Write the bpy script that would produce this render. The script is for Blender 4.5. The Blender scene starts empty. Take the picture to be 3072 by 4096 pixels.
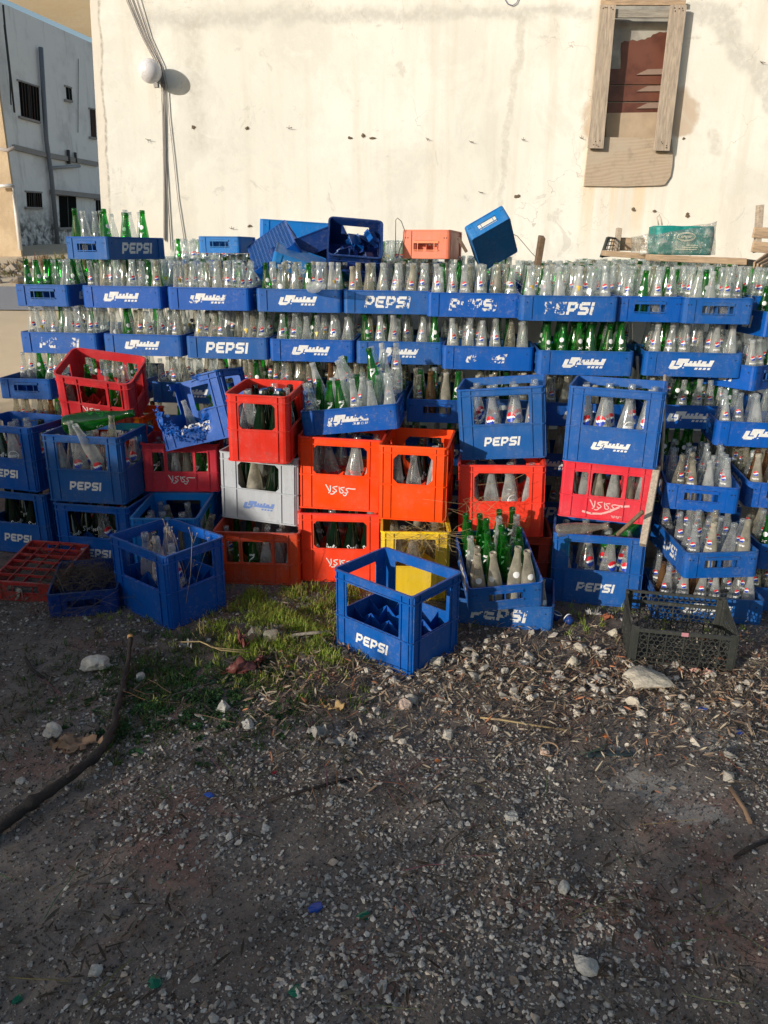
import bpy, bmesh, math, random
import numpy as np
from mathutils import Vector, Matrix, Euler, noise
R=math.radians
SC=bpy.context.scene; COL=SC.collection
rnd=random.Random(7)
# ------------------------------------------------------------------ camera geometry (metres; +Y away from the viewer)
FPX=3050.; EYE=1.57; PITCH=R(19.0); ROLL=R(0.5)
def ray(px,py):
    u=px-1536.; v=py-2048.; c,s=math.cos(ROLL),math.sin(ROLL)
    u,v=c*u+s*v,-s*u+c*v
    x=u/FPX; up=-v/FPX
    return Vector((x, math.cos(PITCH)+up*math.sin(PITCH), up*math.cos(PITCH)-math.sin(PITCH)))
def atY(px,py,Y):
    r=ray(px,py); return r*(Y/r.y)+Vector((0,0,EYE))
def atZ(px,py,z=0.):
    r=ray(px,py); return r*((z-EYE)/r.z)+Vector((0,0,EYE))
# ------------------------------------------------------------------ scene bookkeeping
def tag(o,label=None,cat=None,group=None,kind=None):
    if label: o['label']=label
    if cat: o['category']=cat
    if group: o['group']=group
    if kind: o['kind']=kind
    return o
def link(name,me,mats,parent=None,smooth=False):
    o=bpy.data.objects.new(name,me); COL.objects.link(o)
    if not isinstance(mats,(list,tuple)): mats=[mats]
    if not len(me.materials):
        for m in mats: me.materials.append(m)
    if parent: o.parent=parent
    if smooth:
        me.polygons.foreach_set('use_smooth',[True]*len(me.polygons))
    return o
def obj(name,bm,mats,parent=None,smooth=False):
    me=bpy.data.meshes.new(name); bmesh.ops.recalc_face_normals(bm,faces=bm.faces) if not getattr(bm,'_keep',False) else None
    bm.to_mesh(me); bm.free()
    return link(name,me,mats,parent,smooth)
def empty(name,loc=(0,0,0),rot=(0,0,0),scale=1):
    o=bpy.data.objects.new(name,None); COL.objects.link(o); o.location=loc; o.rotation_euler=rot; o.scale=(scale,)*3; o.empty_display_size=.05
    return o
def dup(root,loc,rot,scale=1):
    r=root.copy(); COL.objects.link(r); r.location=loc; r.rotation_euler=rot; r.scale=(scale,)*3
    for ch in list(root.children):
        c=ch.copy(); COL.objects.link(c); c.parent=r
        for g in ch.children:
            d=g.copy(); COL.objects.link(d); d.parent=c
    return r
# ------------------------------------------------------------------ node helper
class NT:
    def __init__(s,mat_or_world):
        mat_or_world.use_nodes=True; s.t=mat_or_world.node_tree; s.t.nodes.clear()
    def n(s,typ,ins=None,**kw):
        nd=s.t.nodes.new(typ)
        for k,v in kw.items(): setattr(nd,k,v)
        for k,v in (ins or {}).items():
            sk=nd.inputs[k]
            if isinstance(v,bpy.types.NodeSocket): s.t.links.new(v,sk)
            elif isinstance(v,bpy.types.Node): s.t.links.new(v.outputs[0],sk)
            else: sk.default_value=v
        return nd
    def m(s,op,a,b=0.,c=0.):
        return s.n('ShaderNodeMath',{0:a,1:b,2:c},operation=op).outputs[0]
    def mr(s,v,a,b,c=0.,d=1.,smooth=True):
        return s.n('ShaderNodeMapRange',{'Value':v,'From Min':a,'From Max':b,'To Min':c,'To Max':d},interpolation_type='SMOOTHSTEP' if smooth else 'LINEAR').outputs[0]
    def mix(s,f,a,b,mode='MIX'):
        nd=s.t.nodes.new('ShaderNodeMix'); nd.data_type='RGBA'; nd.blend_type=mode
        for sk,v in ((nd.inputs[0],f),(nd.inputs[6],a),(nd.inputs[7],b)):
            if isinstance(v,bpy.types.NodeSocket): s.t.links.new(v,sk)
            elif isinstance(v,bpy.types.Node): s.t.links.new(v.outputs[0],sk)
            elif isinstance(v,(tuple,list)): sk.default_value=tuple(v)[:3]+(1,)
            else: sk.default_value=v
        return nd.outputs[2]
    def noise(s,vec=None,scale=5.,detail=3.,rough=.5,dist=0.):
        ins={'Scale':scale,'Detail':detail,'Roughness':rough,'Distortion':dist}
        if vec is not None: ins['Vector']=vec
        return s.n('ShaderNodeTexNoise',ins).outputs[0]
    def out(s,sh,disp=None):
        o=s.n('ShaderNodeOutputMaterial',{'Surface':sh})
        return o
    def bsdf(s,col,rough=.6,normal=None,spec=.5,**kw):
        ins={'Base Color':col if not isinstance(col,(tuple,list)) else tuple(col)[:3]+(1,),'Roughness':rough,'Specular IOR Level':spec}
        if normal is not None: ins['Normal']=normal
        ins.update(kw)
        return s.n('ShaderNodeBsdfPrincipled',ins)
    def bump(s,h,strength=.3,dist=.01,normal=None):
        ins={'Height':h,'Strength':strength,'Distance':dist}
        if normal is not None: ins['Normal']=normal
        return s.n('ShaderNodeBump',ins).outputs[0]
def mat(name):
    m=bpy.data.materials.new(name); return m,NT(m)
def plastic(name,col,rough=.42,dust=.25,fade=.18):
    m,t=mat(name)
    tc=t.n('ShaderNodeTexCoord').outputs['Object']; oi=t.n('ShaderNodeObjectInfo').outputs['Random']
    geo=t.n('ShaderNodeNewGeometry').outputs['Position']
    n1=t.noise(geo,9.,4.,.6); n2=t.noise(geo,60.,3.,.6)
    mp=t.n('ShaderNodeMapping',{'Vector':geo,'Scale':(260.,260.,14.)}).outputs[0]
    n3=t.noise(mp,1.,2.,.6)
    faded=tuple(c*.80+.10*(sum(col)/3*2.0+.02) for c in col)
    c=t.mix(t.m('MULTIPLY',t.mr(n1,.35,.72),fade*2.4),col,faded)
    c=t.mix(t.m('MULTIPLY',t.mr(n3,.60,.72),.22),c,tuple(min(1,x*1.5+.05) for x in col))
    c=t.mix(t.m('MULTIPLY',t.m('MULTIPLY',t.mr(n2,.48,.75),t.mr(n1,.4,.65)),dust*1.6),c,(.30,.27,.23))
    nz=t.n('ShaderNodeSeparateXYZ',{0:t.n('ShaderNodeNewGeometry').outputs['Normal']}).outputs[2]
    c=t.mix(t.m('MULTIPLY',t.m('MULTIPLY',t.mr(nz,.5,.95),t.mr(n2,.35,.6)),dust*1.3),c,(.36,.32,.27))
    mp2=t.n('ShaderNodeMapping',{'Vector':geo,'Scale':(30.,30.,420.),'Rotation':(.5,.3,.2)}).outputs[0]
    sc2=t.noise(mp2,1.,2.,.7); c=t.mix(t.m('MULTIPLY',t.m('MULTIPLY',t.mr(sc2,.66,.72),t.mr(n1,.40,.58)),.6),c,tuple(min(1,x*.8+.20) for x in col))
    rg_=t.noise(t.n('ShaderNodeMapping',{'Vector':geo,'Scale':(34.,34.,1.2)}).outputs[0],1.,1.,.5); c=t.mix(t.m('MULTIPLY',t.mr(rg_,.4,.6),.16),c,tuple(x*.6 for x in col))
    grm=t.noise(geo,22.,5.,.75); c=t.mix(t.m('MULTIPLY',t.mr(grm,.56,.74),.35),c,(.10,.085,.07))
    hs=t.n('ShaderNodeHueSaturation',{'Hue':t.m('MULTIPLY_ADD',oi,.012,.494),'Saturation':t.m('MULTIPLY_ADD',oi,.06,.97),'Value':t.m('MULTIPLY_ADD',oi,.24,.86),'Color':c})
    b=t.bsdf(hs.outputs[0],t.mr(n1,.3,.7,rough-.04,rough+.2),t.bump(t.m('ADD',n2,t.m('MULTIPLY',n3,.4)),.10,.004),.32)
    t.out(b); return m
BLUE=plastic('blue_plastic',(.001,.086,.36),dust=.16,fade=.16); BLUE2=plastic('light_blue_plastic',(.004,.17,.50),fade=.2,dust=.15); NAVY=plastic('navy_plastic',(.002,.030,.17),fade=.12,dust=.15)
RED=plastic('red_plastic',(.60,.026,.032),dust=.12,fade=.1); PINK=plastic('pinkish_red_plastic',(.66,.032,.055),dust=.12,fade=.12); ORNG=plastic('orange_red_plastic',(.90,.055,.010),dust=.06,fade=.06)
DRED=plastic('dull_red_plastic',(.52,.05,.02)); YEL=plastic('yellow_plastic',(.82,.55,.02),dust=.15); GREY=plastic('grey_plastic',(.42,.44,.47),fade=.1,dust=.3)
SALM=plastic('salmon_plastic',(.80,.21,.10),fade=.3); BLK=plastic('black_plastic',(.034,.037,.033),rough=.5,dust=.12,fade=.1)
MAROON=plastic('maroon_plastic',(.42,.030,.028),fade=.15)
def paint(name,col,wear=.5,seed=0.):
    m,t=mat(name); geo=t.n('ShaderNodeNewGeometry').outputs['Position']
    mp=t.n('ShaderNodeMapping',{'Vector':geo,'Location':(seed,seed,seed)}).outputs[0]
    n=t.noise(mp,55.,5.,.7); n2=t.noise(mp,7.,2.,.5)
    k=t.m('ADD',t.m('MULTIPLY',n,.6),t.m('MULTIPLY',n2,.55))
    f=t.mr(k,wear,wear+.04)
    b=t.bsdf(t.mix(t.mr(n,.3,.7),col,tuple(c*.82 for c in col)),.55)
    tr=t.n('ShaderNodeBsdfTransparent')
    mx=t.n('ShaderNodeMixShader',{0:f,1:tr,2:b}); t.out(mx); return m
WHITEP=paint('white_print',(.74,.74,.72),.40); WHITEW=paint('worn_white_print',(.74,.74,.72),.535,3.); WHITEV=paint('flaked_white_print',(.74,.74,.72),.60,9.)
BLUEP=paint('blue_print',(.13,.22,.50),.42,5.); FAINT=paint('faint_white_print',(.75,.42,.40),.44,2.)
def flat(name,col,rough=.6,bumps=0.,sc=20.,var=.2,spec=.4):
    m,t=mat(name); geo=t.n('ShaderNodeNewGeometry').outputs['Position']; n=t.noise(geo,sc,4.,.6)
    c=t.mix(n,tuple(x*(1-var) for x in col),tuple(min(1,x*(1+var)) for x in col))
    b=t.bsdf(c,rough,t.bump(n,bumps,.01) if bumps else None,spec); t.out(b); return m
LRED=flat('logo_red',(.62,.02,.03),.3); LBLU=flat('logo_blue',(.01,.05,.42),.3); LWHT=flat('logo_white',(.78,.78,.76),.35)
LYEL=flat('logo_yellow',(.65,.45,.05),.4); DARK=flat('hole_shade',(.012,.012,.014),.8)
# glass: single-skin bottles; dusty film + fresnel reflection + tinted transmission
def glass(name,tint,edge,dustc,dust=.12,rough=.06):
    m,t=mat(name); oi=t.n('ShaderNodeObjectInfo').outputs['Random']; geo=t.n('ShaderNodeNewGeometry').outputs['Position']
    lw=t.n('ShaderNodeLayerWeight',{'Blend':.35}); fac=lw.outputs['Facing']
    n=t.noise(geo,17.,3.,.55)
    tr=t.n('ShaderNodeBsdfTransparent',{'Color':t.mix(t.mr(fac,.25,1.),tint,edge)})
    gl=t.n('ShaderNodeBsdfGlossy',{'Color':(.95,.97,1.,1),'Roughness':rough,'Normal':t.bump(t.noise(geo,26.,1.),.05,.004)})
    fr=t.m('MINIMUM',t.m('MULTIPLY_ADD',t.m('POWER',fac,2.6),.62,.07),.8)
    a=t.n('ShaderNodeMixShader',{0:fr,1:tr,2:gl})
    df=t.n('ShaderNodeBsdfDiffuse',{'Color':t.mix(oi,dustc,tuple(c*.8 for c in dustc))}); tl=t.n('ShaderNodeBsdfTranslucent',{'Color':tuple(dustc)+(1,)})
    dd=t.n('ShaderNodeMixShader',{0:.5,1:df,2:tl})
    df_f=t.m('MULTIPLY',t.m('ADD',t.mr(n,.35,.70,.55,1.35),t.m('MULTIPLY',fac,.9)),t.m('MULTIPLY',t.m('MULTIPLY_ADD',oi,1.1,.45),dust))
    b=t.n('ShaderNodeMixShader',{0:t.m('MINIMUM',df_f,.9),1:a,2:dd}); t.out(b); return m
GCL=glass('clear_glass',(.92,.95,.95,1),(.55,.61,.61,1),(.88,.89,.87),.28)
GDU=glass('dusty_clear_glass',(.80,.80,.74,1),(.42,.42,.36,1),(.74,.69,.57),.42)
GGR=glass('green_glass',(.10,.60,.12,1),(.01,.16,.03,1),(.05,.40,.06),.20)
GDG=glass('dark_green_glass',(.03,.22,.07,1),(.004,.05,.015,1),(.03,.12,.05),.14)
GBR=glass('brown_residue_glass',(.62,.42,.25,1),(.30,.18,.10,1),(.36,.20,.09),.5)
# ------------------------------------------------------------------ mesh helpers
def box(bm,cx,cy,cz,sx,sy,sz,M=None,mi=0,bev=0):
    r=bmesh.ops.create_cube(bm,size=1.)
    vs=r['verts']
    for v in vs:
        v.co=Vector((v.co.x*sx+cx,v.co.y*sy+cy,v.co.z*sz+cz))
        if M is not None: v.co=M@v.co
    for f in {f for v in vs for f in v.link_faces}: f.material_index=mi
    return vs
def lathe(bm,prof,seg=14,M=None,mi=0,a0=0):
    rings=[]
    for r,z in prof:
        if r<1e-6: rings.append([bm.verts.new((0,0,z))]); continue
        rings.append([bm.verts.new((r*math.cos(2*math.pi*(i+a0)/seg),r*math.sin(2*math.pi*(i+a0)/seg),z)) for i in range(seg)])
    for a,b in zip(rings,rings[1:]):
        for i in range(seg):
            j=(i+1)%seg
            q=[a[i%len(a)],a[j%len(a)],b[j%len(b)],b[i%len(b)]]
            q=list(dict.fromkeys(q))
            if len(q)>2:
                f=bm.faces.new(q); f.material_index=mi; f.smooth=True
    if M is not None:
        for r in rings:
            for v in r: v.co=M@v.co
def tube(bm,pts,rad,seg=8,cap=True,mi=0):
    pts=[Vector(p) for p in pts]; rings=[]
    up=Vector((0,0,1))
    for i,p in enumerate(pts):
        d=(pts[min(i+1,len(pts)-1)]-pts[max(i-1,0)]).normalized()
        s=d.cross(up); 
        if s.length<1e-3: s=d.cross(Vector((1,0,0)))
        s.normalize(); w=d.cross(s).normalized()
        r=rad[i] if isinstance(rad,(list,tuple)) else rad
        rings.append([bm.verts.new(p+(s*math.cos(2*math.pi*k/seg)+w*math.sin(2*math.pi*k/seg))*r) for k in range(seg)])
    for a,b in zip(rings,rings[1:]):
        for k in range(seg):
            f=bm.faces.new([a[k],a[(k+1)%seg],b[(k+1)%seg],b[k]]); f.smooth=True; f.material_index=mi
    if cap:
        bm.faces.new(rings[0][::-1]); bm.faces.new(rings[-1])
def shell(bm,w,d,z0,z1,r,th,off=0.,holes=None,ub=None,keep=None,zb=(),mi=0,maxu=None,jit=None):
    """rounded-rectangle wall ring with openings. holes:{side:[(u0,u1,za,zb,chamfer)]}, sides f,r,b,l"""
    holes=holes or {}; ub=ub or {}
    zs={z0,z1,*zb}
    for hs in holes.values():
        for (a,b,c,e,ch) in hs:
            zs|={max(z0,c),min(z1,e)}
            if ch: zs|={c+ch,e-ch}
    zs=sorted(z for z in zs if z0-1e-6<=z<=z1+1e-6)
    cols=[]  # (x,y,nx,ny,side,u)
    sides=[('f',w,(0,-1),(1,0),d/2),('r',d,(1,0),(0,1),w/2),('b',w,(0,1),(-1,0),d/2),('l',d,(-1,0),(0,-1),w/2)]
    segs=[]
    for name,L,n,t_,dist in sides:
        us={-(L/2-r),L/2-r,*[u for u in ub.get(name,()) if abs(u)<L/2-r]}
        for (a,b,c,e,ch) in holes.get(name,()): us|={a,b}|({a+ch,b-ch} if ch else set())
        us=sorted(us)
        if maxu:
            nu=[us[0]]
            for q in us[1:]:
                k=max(1,int(round((q-nu[-1])/maxu))); base=nu[-1]
                nu+= [base+(q-base)*i/k for i in range(1,k+1)]
            us=nu
        for u in us: cols.append((n[0]*dist+t_[0]*u,n[1]*dist+t_[1]*u,n[0],n[1],name,u,1))
        # corner arc
        cx=n[0]*(dist-r)+t_[0]*(L/2-r); cy=n[1]*(dist-r)+t_[1]*(L/2-r)
        for k in (1,2):
            a=R(30*k); nx=n[0]*math.cos(a)+t_[0]*math.sin(a); ny=n[1]*math.cos(a)+t_[1]*math.sin(a)
            cols.append((cx+nx*r,cy+ny*r,nx,ny,'c',0,0))
    N=len(cols); V={}
    def vert(i,j,o):
        k=(i%N,j,o)
        if k not in V:
            x,y,nx,ny,*_=cols[i%N]; q=off+(0 if o else -th); p=Vector((x+nx*q,y+ny*q,zs[j]))
            if jit: p=jit(p,o)
            V[k]=bm.verts.new(p)
        return V[k]
    def state(i,j):
        if j<0 or j>=len(zs)-1: return 0
        i%=N; a=cols[i]; b=cols[(i+1)%N]
        zc=(zs[j]+zs[j+1])/2
        if a[4]!='c' and b[4]==a[4] : side=a[4]; uc=(a[5]+b[5])/2
        else: side='c'; uc=0
        if keep and not keep(side,uc,zc,((a[0]+b[0])/2,(a[1]+b[1])/2)): return 0
        for (u0,u1,c,e,ch) in holes.get(side,()):
            if u0<uc<u1 and c<zc<e:
                if ch:
                    L=uc<u0+ch; Rr=uc>u1-ch; B=zc<c+ch; T=zc>e-ch
                    if L and B: return 2
                    if Rr and B: return 3
                    if Rr and T: return 4
                    if L and T: return 5
                return 0
        return 1
    S={(i,j):state(i,j) for i in range(N) for j in range(-1,len(zs))}
    def F(*v):
        try: f=bm.faces.new(v); f.material_index=mi
        except ValueError: pass
    for i in range(N):
        for j in range(len(zs)-1):
            s=S[(i,j)]
            if not s: continue
            A,B,C,D=[(i,j),(i+1,j),(i+1,j+1),(i,j+1)]
            if s==1:
                F(*[vert(*q,1) for q in (A,B,C,D)]); F(*[vert(*q,0) for q in (D,C,B,A)])
                for (p,q,nb) in ((A,B,(i,j-1)),(B,C,((i+1)%N,j)),(C,D,(i,j+1)),(D,A,((i-1)%N,j))):
                    if S[nb]==0: F(vert(*q,1),vert(*p,1),vert(*p,0),vert(*q,0))
            else:
                tri={2:(A,B,D),3:(A,B,C),4:(B,C,D),5:(A,C,D)}[s]; di={2:(B,D),3:(A,C),4:(D,B),5:(A,C)}[s]
                F(*[vert(*q,1) for q in tri]); F(*[vert(*q,0) for q in tri[::-1]])
                F(vert(*di[0],1),vert(*di[1],1),vert(*di[1],0),vert(*di[0],0))
# bitmap lettering -> non-overlapping quads, placed on a side (x to the right, z up, facing -y)
GL={'P':["######.","#######","##...##","##...##","######.","#####..","##.....","##....."],
'E':[".######","#######","##.....","######.","######.","##.....","#######",".######"],
'S':[".######","#######","##.....","######.",".######",".....##","#######","######."],
'I':["##","##","##","##","##","##","##","##"],'M':["##...##","###.###","#######","##.#.##","##...##","##...##","##...##","##...##"],
'R':["######.","##...##","##...##","######.","#####..","##.##..","##..##.","##...##"],'N':["##...##","###..##","####.##","##.####","##..###","##...##","##...##","##...##"],
'D':["#####..","##..##.","##...##","##...##","##...##","##...##","##..##.","#####.."],'A':["..###..",".##.##.","##...##","##...##","#######","#######","##...##","##...##"]}
def word(s):
    rows=['']*8
    for k,ch in enumerate(s):
        for i in range(8): rows[i]+=('.' if k else '')+GL[ch][i]
    return rows
ARAB=["....########..................",
"....########.......##......###",
"###.########.##.##.##.###..###",
"###.########.##.##.##.###..###",
"###.#####.####################",
"###.#####.####################",
"###....##.####################",
"#########.....................",
"########..#........##.##.##.##",
".######............##.##.##.##"]
def bitmap(bm,rows,cx,cz,w,h,M,shear=.18,mi=0,fn=None):
    nr=len(rows); nc=max(len(r) for r in rows); V={}
    def vt(i,j):
        if (i,j) not in V:
            z=cz+h/2-h*j/nr; x=cx-w/2+w*i/nc+(z-cz)*shear
            p=fn(x,z) if fn else Vector((x,0,z))
            V[(i,j)]=bm.verts.new(M@p if M is not None else p)
        return V[(i,j)]
    for j,r in enumerate(rows):
        i=0
        while i<len(r):
            if r[i]!='#': i+=1; continue
            k=i
            step=1
            while k+1<len(r) and r[k+1]=='#' and (fn is None or k+1-i<2): k+=1
            f=bm.faces.new([vt(i,j+1),vt(k+1,j+1),vt(k+1,j),vt(i,j)]); f.material_index=mi
            i=k+1
def ribbon(bm,pts,wd,M,lift=0.,mi=0,fn=None):
    pts=[Vector((p[0],0,p[1])) for p in pts]; L=[]
    for i,p in enumerate(pts):
        d=(pts[min(i+1,len(pts)-1)]-pts[max(i-1,0)]).normalized(); n=Vector((-d.z,0,d.x))*wd/2
        a,b=p+n,p-n
        if fn: a,b=fn(a.x,a.z,lift),fn(b.x,b.z,lift)
        else: a,b=a+Vector((0,-lift,0)),b+Vector((0,-lift,0))
        if M is not None: a,b=M@a,M@b
        L.append((bm.verts.new(a),bm.verts.new(b)))
    for (a,b),(c,d) in zip(L,L[1:]): bm.faces.new([a,b,d,c]).material_index=mi
def coke_arabic(bm,cx,cz,w,h,M,wd=.004,fn=None,swoosh=True):
    """ribbon script on a 10 x 4 grid"""
    Z=[[(60,290),(110,370),(170,480),(215,560)],[(230,320),(240,430),(225,560),(160,605)],
       [(490,340),(340,370),(320,400),(450,480),(455,530),(400,560),(335,550),(330,510)],[(400,570),(330,640),(230,630)],
       [(555,345),(570,480),(600,585),(700,570),(720,500),(600,410),(610,380),(750,365)],
       [(900,390),(780,420),(870,500),(870,560),(770,580),(760,540)],[(840,600),(760,690),(700,620)],[(890,385),(1000,405),(1150,398)]]
    S=[[(x/115.,(690-y)/100.) for x,y in q] for q in Z]
    for k,p in enumerate(S):
        # smooth the polyline once
        q=[p[0]]
        for a,b in zip(p,p[1:]): q+=[(a[0]*.7+b[0]*.3,a[1]*.7+b[1]*.3),(a[0]*.3+b[0]*.7,a[1]*.3+b[1]*.7)]
        q.append(p[-1])
        ribbon(bm,[(cx-w/2+a/10*w,cz-h/2+b/4*h) for a,b in q],wd,M,lift=.00015*k,fn=fn)
# ------------------------------------------------------------------ bottles
SMALL=[(0,.004),(.022,.0),(.027,.002),(.030,.008),(.0305,.05),(.030,.095),(.0275,.118),(.0225,.150),(.0175,.180),(.0140,.205),(.0128,.224),(.0148,.226),(.0152,.231),(.0142,.236),(.0148,.239),(.0140,.242),(.0105,.242),(.0098,.225)]
LARGE=[(0,.006),(.034,.0),(.041,.003),(.044,.012),(.0445,.06),(.044,.115),(.040,.150),(.033,.190),(.0245,.228),(.0180,.262),(.0155,.285),(.0180,.288),(.0182,.300),(.0165,.304),(.0170,.312),(.0155,.315),(.0115,.315),(.011,.29)]
HS=.242; HL=.315
def prof_r(prof,z):
    for (r0,z0),(r1,z1) in zip(prof[3:],prof[4:]):
        if z0<=z<=z1: return r0+(r1-r0)*(z-z0)/max(1e-6,z1-z0)
    return prof[5][0]
def bottle_mesh(name,prof,seg,m):
    bm=bmesh.new(); lathe(bm,prof,seg,a0=.5); me=bpy.data.meshes.new(name); bm.to_mesh(me); bm.free(); me.materials.append(m); return me
def on(prof,extra=.0005):
    def fn(x,z,lift=0.):
        r=prof_r(prof,z)+extra+lift; a=x/max(r,.012)
        return Vector((r*math.sin(a),-r*math.cos(a),z))
    return fn
def disc(bm,prof,cz,rad,n=10,cols=(0,1,2),flat_=False):
    fn=on(prof); V={}
    def vt(i,j):
        if (i,j) not in V:
            # map square grid to disc
            a=(i/n*2-1); b=(j/n*2-1); x=a*math.sqrt(1-b*b/2)*rad; z=b*math.sqrt(1-a*a/2)*rad
            V[(i,j)]=bm.verts.new(fn(x,cz+z))
        return V[(i,j)]
    for i in range(n):
        for j in range(n):
            x=(i+.5)/n*2-1; z=(j+.5)/n*2-1; wv=.16*math.sin(x*2.6)
            k=0 if z>wv+.2 else (1 if z>wv-.22 else 2)
            if flat_: k=0
            bm.faces.new([vt(i,j),vt(i+1,j),vt(i+1,j+1),vt(i,j+1)]).material_index=cols[k]
def mk(name,fnb,mats):
    bm=bmesh.new(); fnb(bm); me=bpy.data.meshes.new(name); bm.to_mesh(me); bm.free()
    for m in mats: me.materials.append(m)
    return me
def ring(bm,prof,z0,z1,mi=0,n=18,a0=-1.3,a1=1.3,extra=.0004):
    r0,r1=prof_r(prof,z0)+extra,prof_r(prof,z1)+extra; L=[]
    for i in range(n+1):
        a=a0+(a1-a0)*i/n; L.append((bm.verts.new((r0*math.sin(a),-r0*math.cos(a),z0)),bm.verts.new((r1*math.sin(a),-r1*math.cos(a),z1))))
    for (a,b),(c,d) in zip(L,L[1:]): bm.faces.new([a,c,d,b]).material_index=mi
def lg_pepsi_s(bm): disc(bm,SMALL,.148,.0118); bitmap(bm,word('PEPSI'),0,.122,.034,.008,None,0,1,on(SMALL))
def lg_7(bm): disc(bm,SMALL,.152,.0115,8,(1,1,1),True); bitmap(bm,["##....##",".##.##..","..###...",".##.##..","##....#."],0,.118,.022,.012,None,.3,1,on(SMALL))
def lg_yel(bm): bitmap(bm,["#######",".#####.","..####.","...##..","...#..."],0,.138,.024,.026,None,0,0,on(SMALL))
def lg_fan(bm): disc(bm,SMALL,.125,.014,8,(0,0,0),True)
def lg_pepsi_l(bm): disc(bm,LARGE,.178,.0235,14); bitmap(bm,word('PEPSI'),0,.137,.060,.017,None,0,1,on(LARGE))
def lg_arab_l(bm): disc(bm,LARGE,.178,.0235,14); bitmap(bm,ARAB,0,.137,.060,.019,None,0,1,on(LARGE))
def lg_coke_l(bm): ring(bm,LARGE,.085,.150,0); coke_arabic(bm,0,.120,.062,.034,None,.0045,on(LARGE,.0012))
def lg_sprite(bm):
    for k,p in enumerate([[(-.026,.155),(-.034,.165),(-.026,.172),(-.020,.166)],[(-.026,.155),(-.030,.146),(-.038,.148)],[(-.016,.142),(-.014,.163),(-.006,.160),(-.012,.152)],[(-.002,.150),(.0,.162),(.005,.163)],[(.009,.152),(.011,.166)],[(.016,.150),(.018,.176)],[(.012,.168),(.024,.170)],[(.024,.160),(.032,.165),(.028,.153),(.036,.157)]]):
        ribbon(bm,p,.0042,None,.0001*k,0,on(LARGE,.0006))
    ribbon(bm,[(-.036,.128),(0,.131),(.036,.134)],.003,None,0,0,on(LARGE,.0006))
def lg_mir(bm):
    c=[(.026*math.cos(a),.165+.026*math.sin(a)) for a in [i*math.pi/9 for i in range(19)]]
    ribbon(bm,c,.0035,None,0,0,on(LARGE,.0006)); bitmap(bm,word('MIRINDA'),0,.165,.062,.014,None,.3,0,on(LARGE,.001))
    ring(bm,LARGE,.115,.119,0)
def lg_sp_s(bm):
    for k,(x,z) in enumerate([(-.014,.10),(-.007,.108),(0,.113),(.007,.12)]): ribbon(bm,[(x,z),(x+.004,z+.012),(x+.007,z+.009)],.004,None,.0001*k,0,on(SMALL,.0006))
    bitmap(bm,["#.##.#.###","####.#.#.#","#.##.#####"],0,.135,.026,.010,None,.3,0,on(SMALL))
LOGOS={'pepsi':mk('logo',lg_pepsi_s,[LRED,LWHT,LBLU]),'seven':mk('logo',lg_7,[LWHT,LWHT]),'yellow':mk('logo',lg_yel,[LYEL]),'sun':mk('logo',lg_fan,[LWHT]),'sprite_s':mk('logo',lg_sp_s,[LWHT]),
 'PEPSI':mk('logo',lg_pepsi_l,[LRED,LWHT,LBLU]),'ARAB':mk('logo',lg_arab_l,[LRED,LWHT,LBLU]),'COKE':None,'SPRITE':mk('logo',lg_sprite,[LWHT]),'MIR':mk('logo',lg_mir,[LWHT])}
def _coke():
    bm=bmesh.new(); ring(bm,LARGE,.085,.150,0)
    n0=len(bm.faces); coke_arabic(bm,0,.120,.062,.034,None,.0045,on(LARGE,.0012)); bm.faces.ensure_lookup_table()
    for f in bm.faces[n0:]: f.material_index=1
    me=bpy.data.meshes.new('logo'); bm.to_mesh(me); bm.free(); me.materials.append(LRED); me.materials.append(LWHT); return me
LOGOS['COKE']=_coke()
LDESC={'pepsi':'round red and blue logo','seven':'white round mark','yellow':'yellow pennant mark','sun':'white sunburst mark','sprite_s':'slanting white script',None:'no logo showing',
 'PEPSI':'round red and blue logo','ARAB':'round logo over Arabic letters','COKE':'red label with Arabic script','SPRITE':'white script','MIR':'white ringed lettering'}
BM={}
for nm,mt in (('clear',GCL),('dusty',GDU),('green',GGR),('dark green',GDG),('brown stained',GBR)):
    BM[('S',nm)]=bottle_mesh('bottle_small_'+nm.replace(' ','_'),SMALL,14,mt); BM[('L',nm)]=bottle_mesh('bottle_large_'+nm.replace(' ','_'),LARGE,20,mt)
BOT=[]   # dict(M, size, col, logo, where, score)
ORD=['first','second','third','fourth','fifth','sixth','seventh','eighth','ninth','tenth','eleventh']
def put_bottle(M,size,col,logo,label,vis=1.):
    p=M.translation; dist=(p-Vector((0,0,EYE))).length
    BOT.append(dict(M=M,size=size,col=col,logo=logo,label=label,score=vis*(1.9 if size=='L' else 1.)/dist))
def rot_to_cam(p,j=35,rg=rnd): 
    a=math.atan2(p.x,p.y)  # face camera
    return -a+R(rg.uniform(-j,j))
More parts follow.
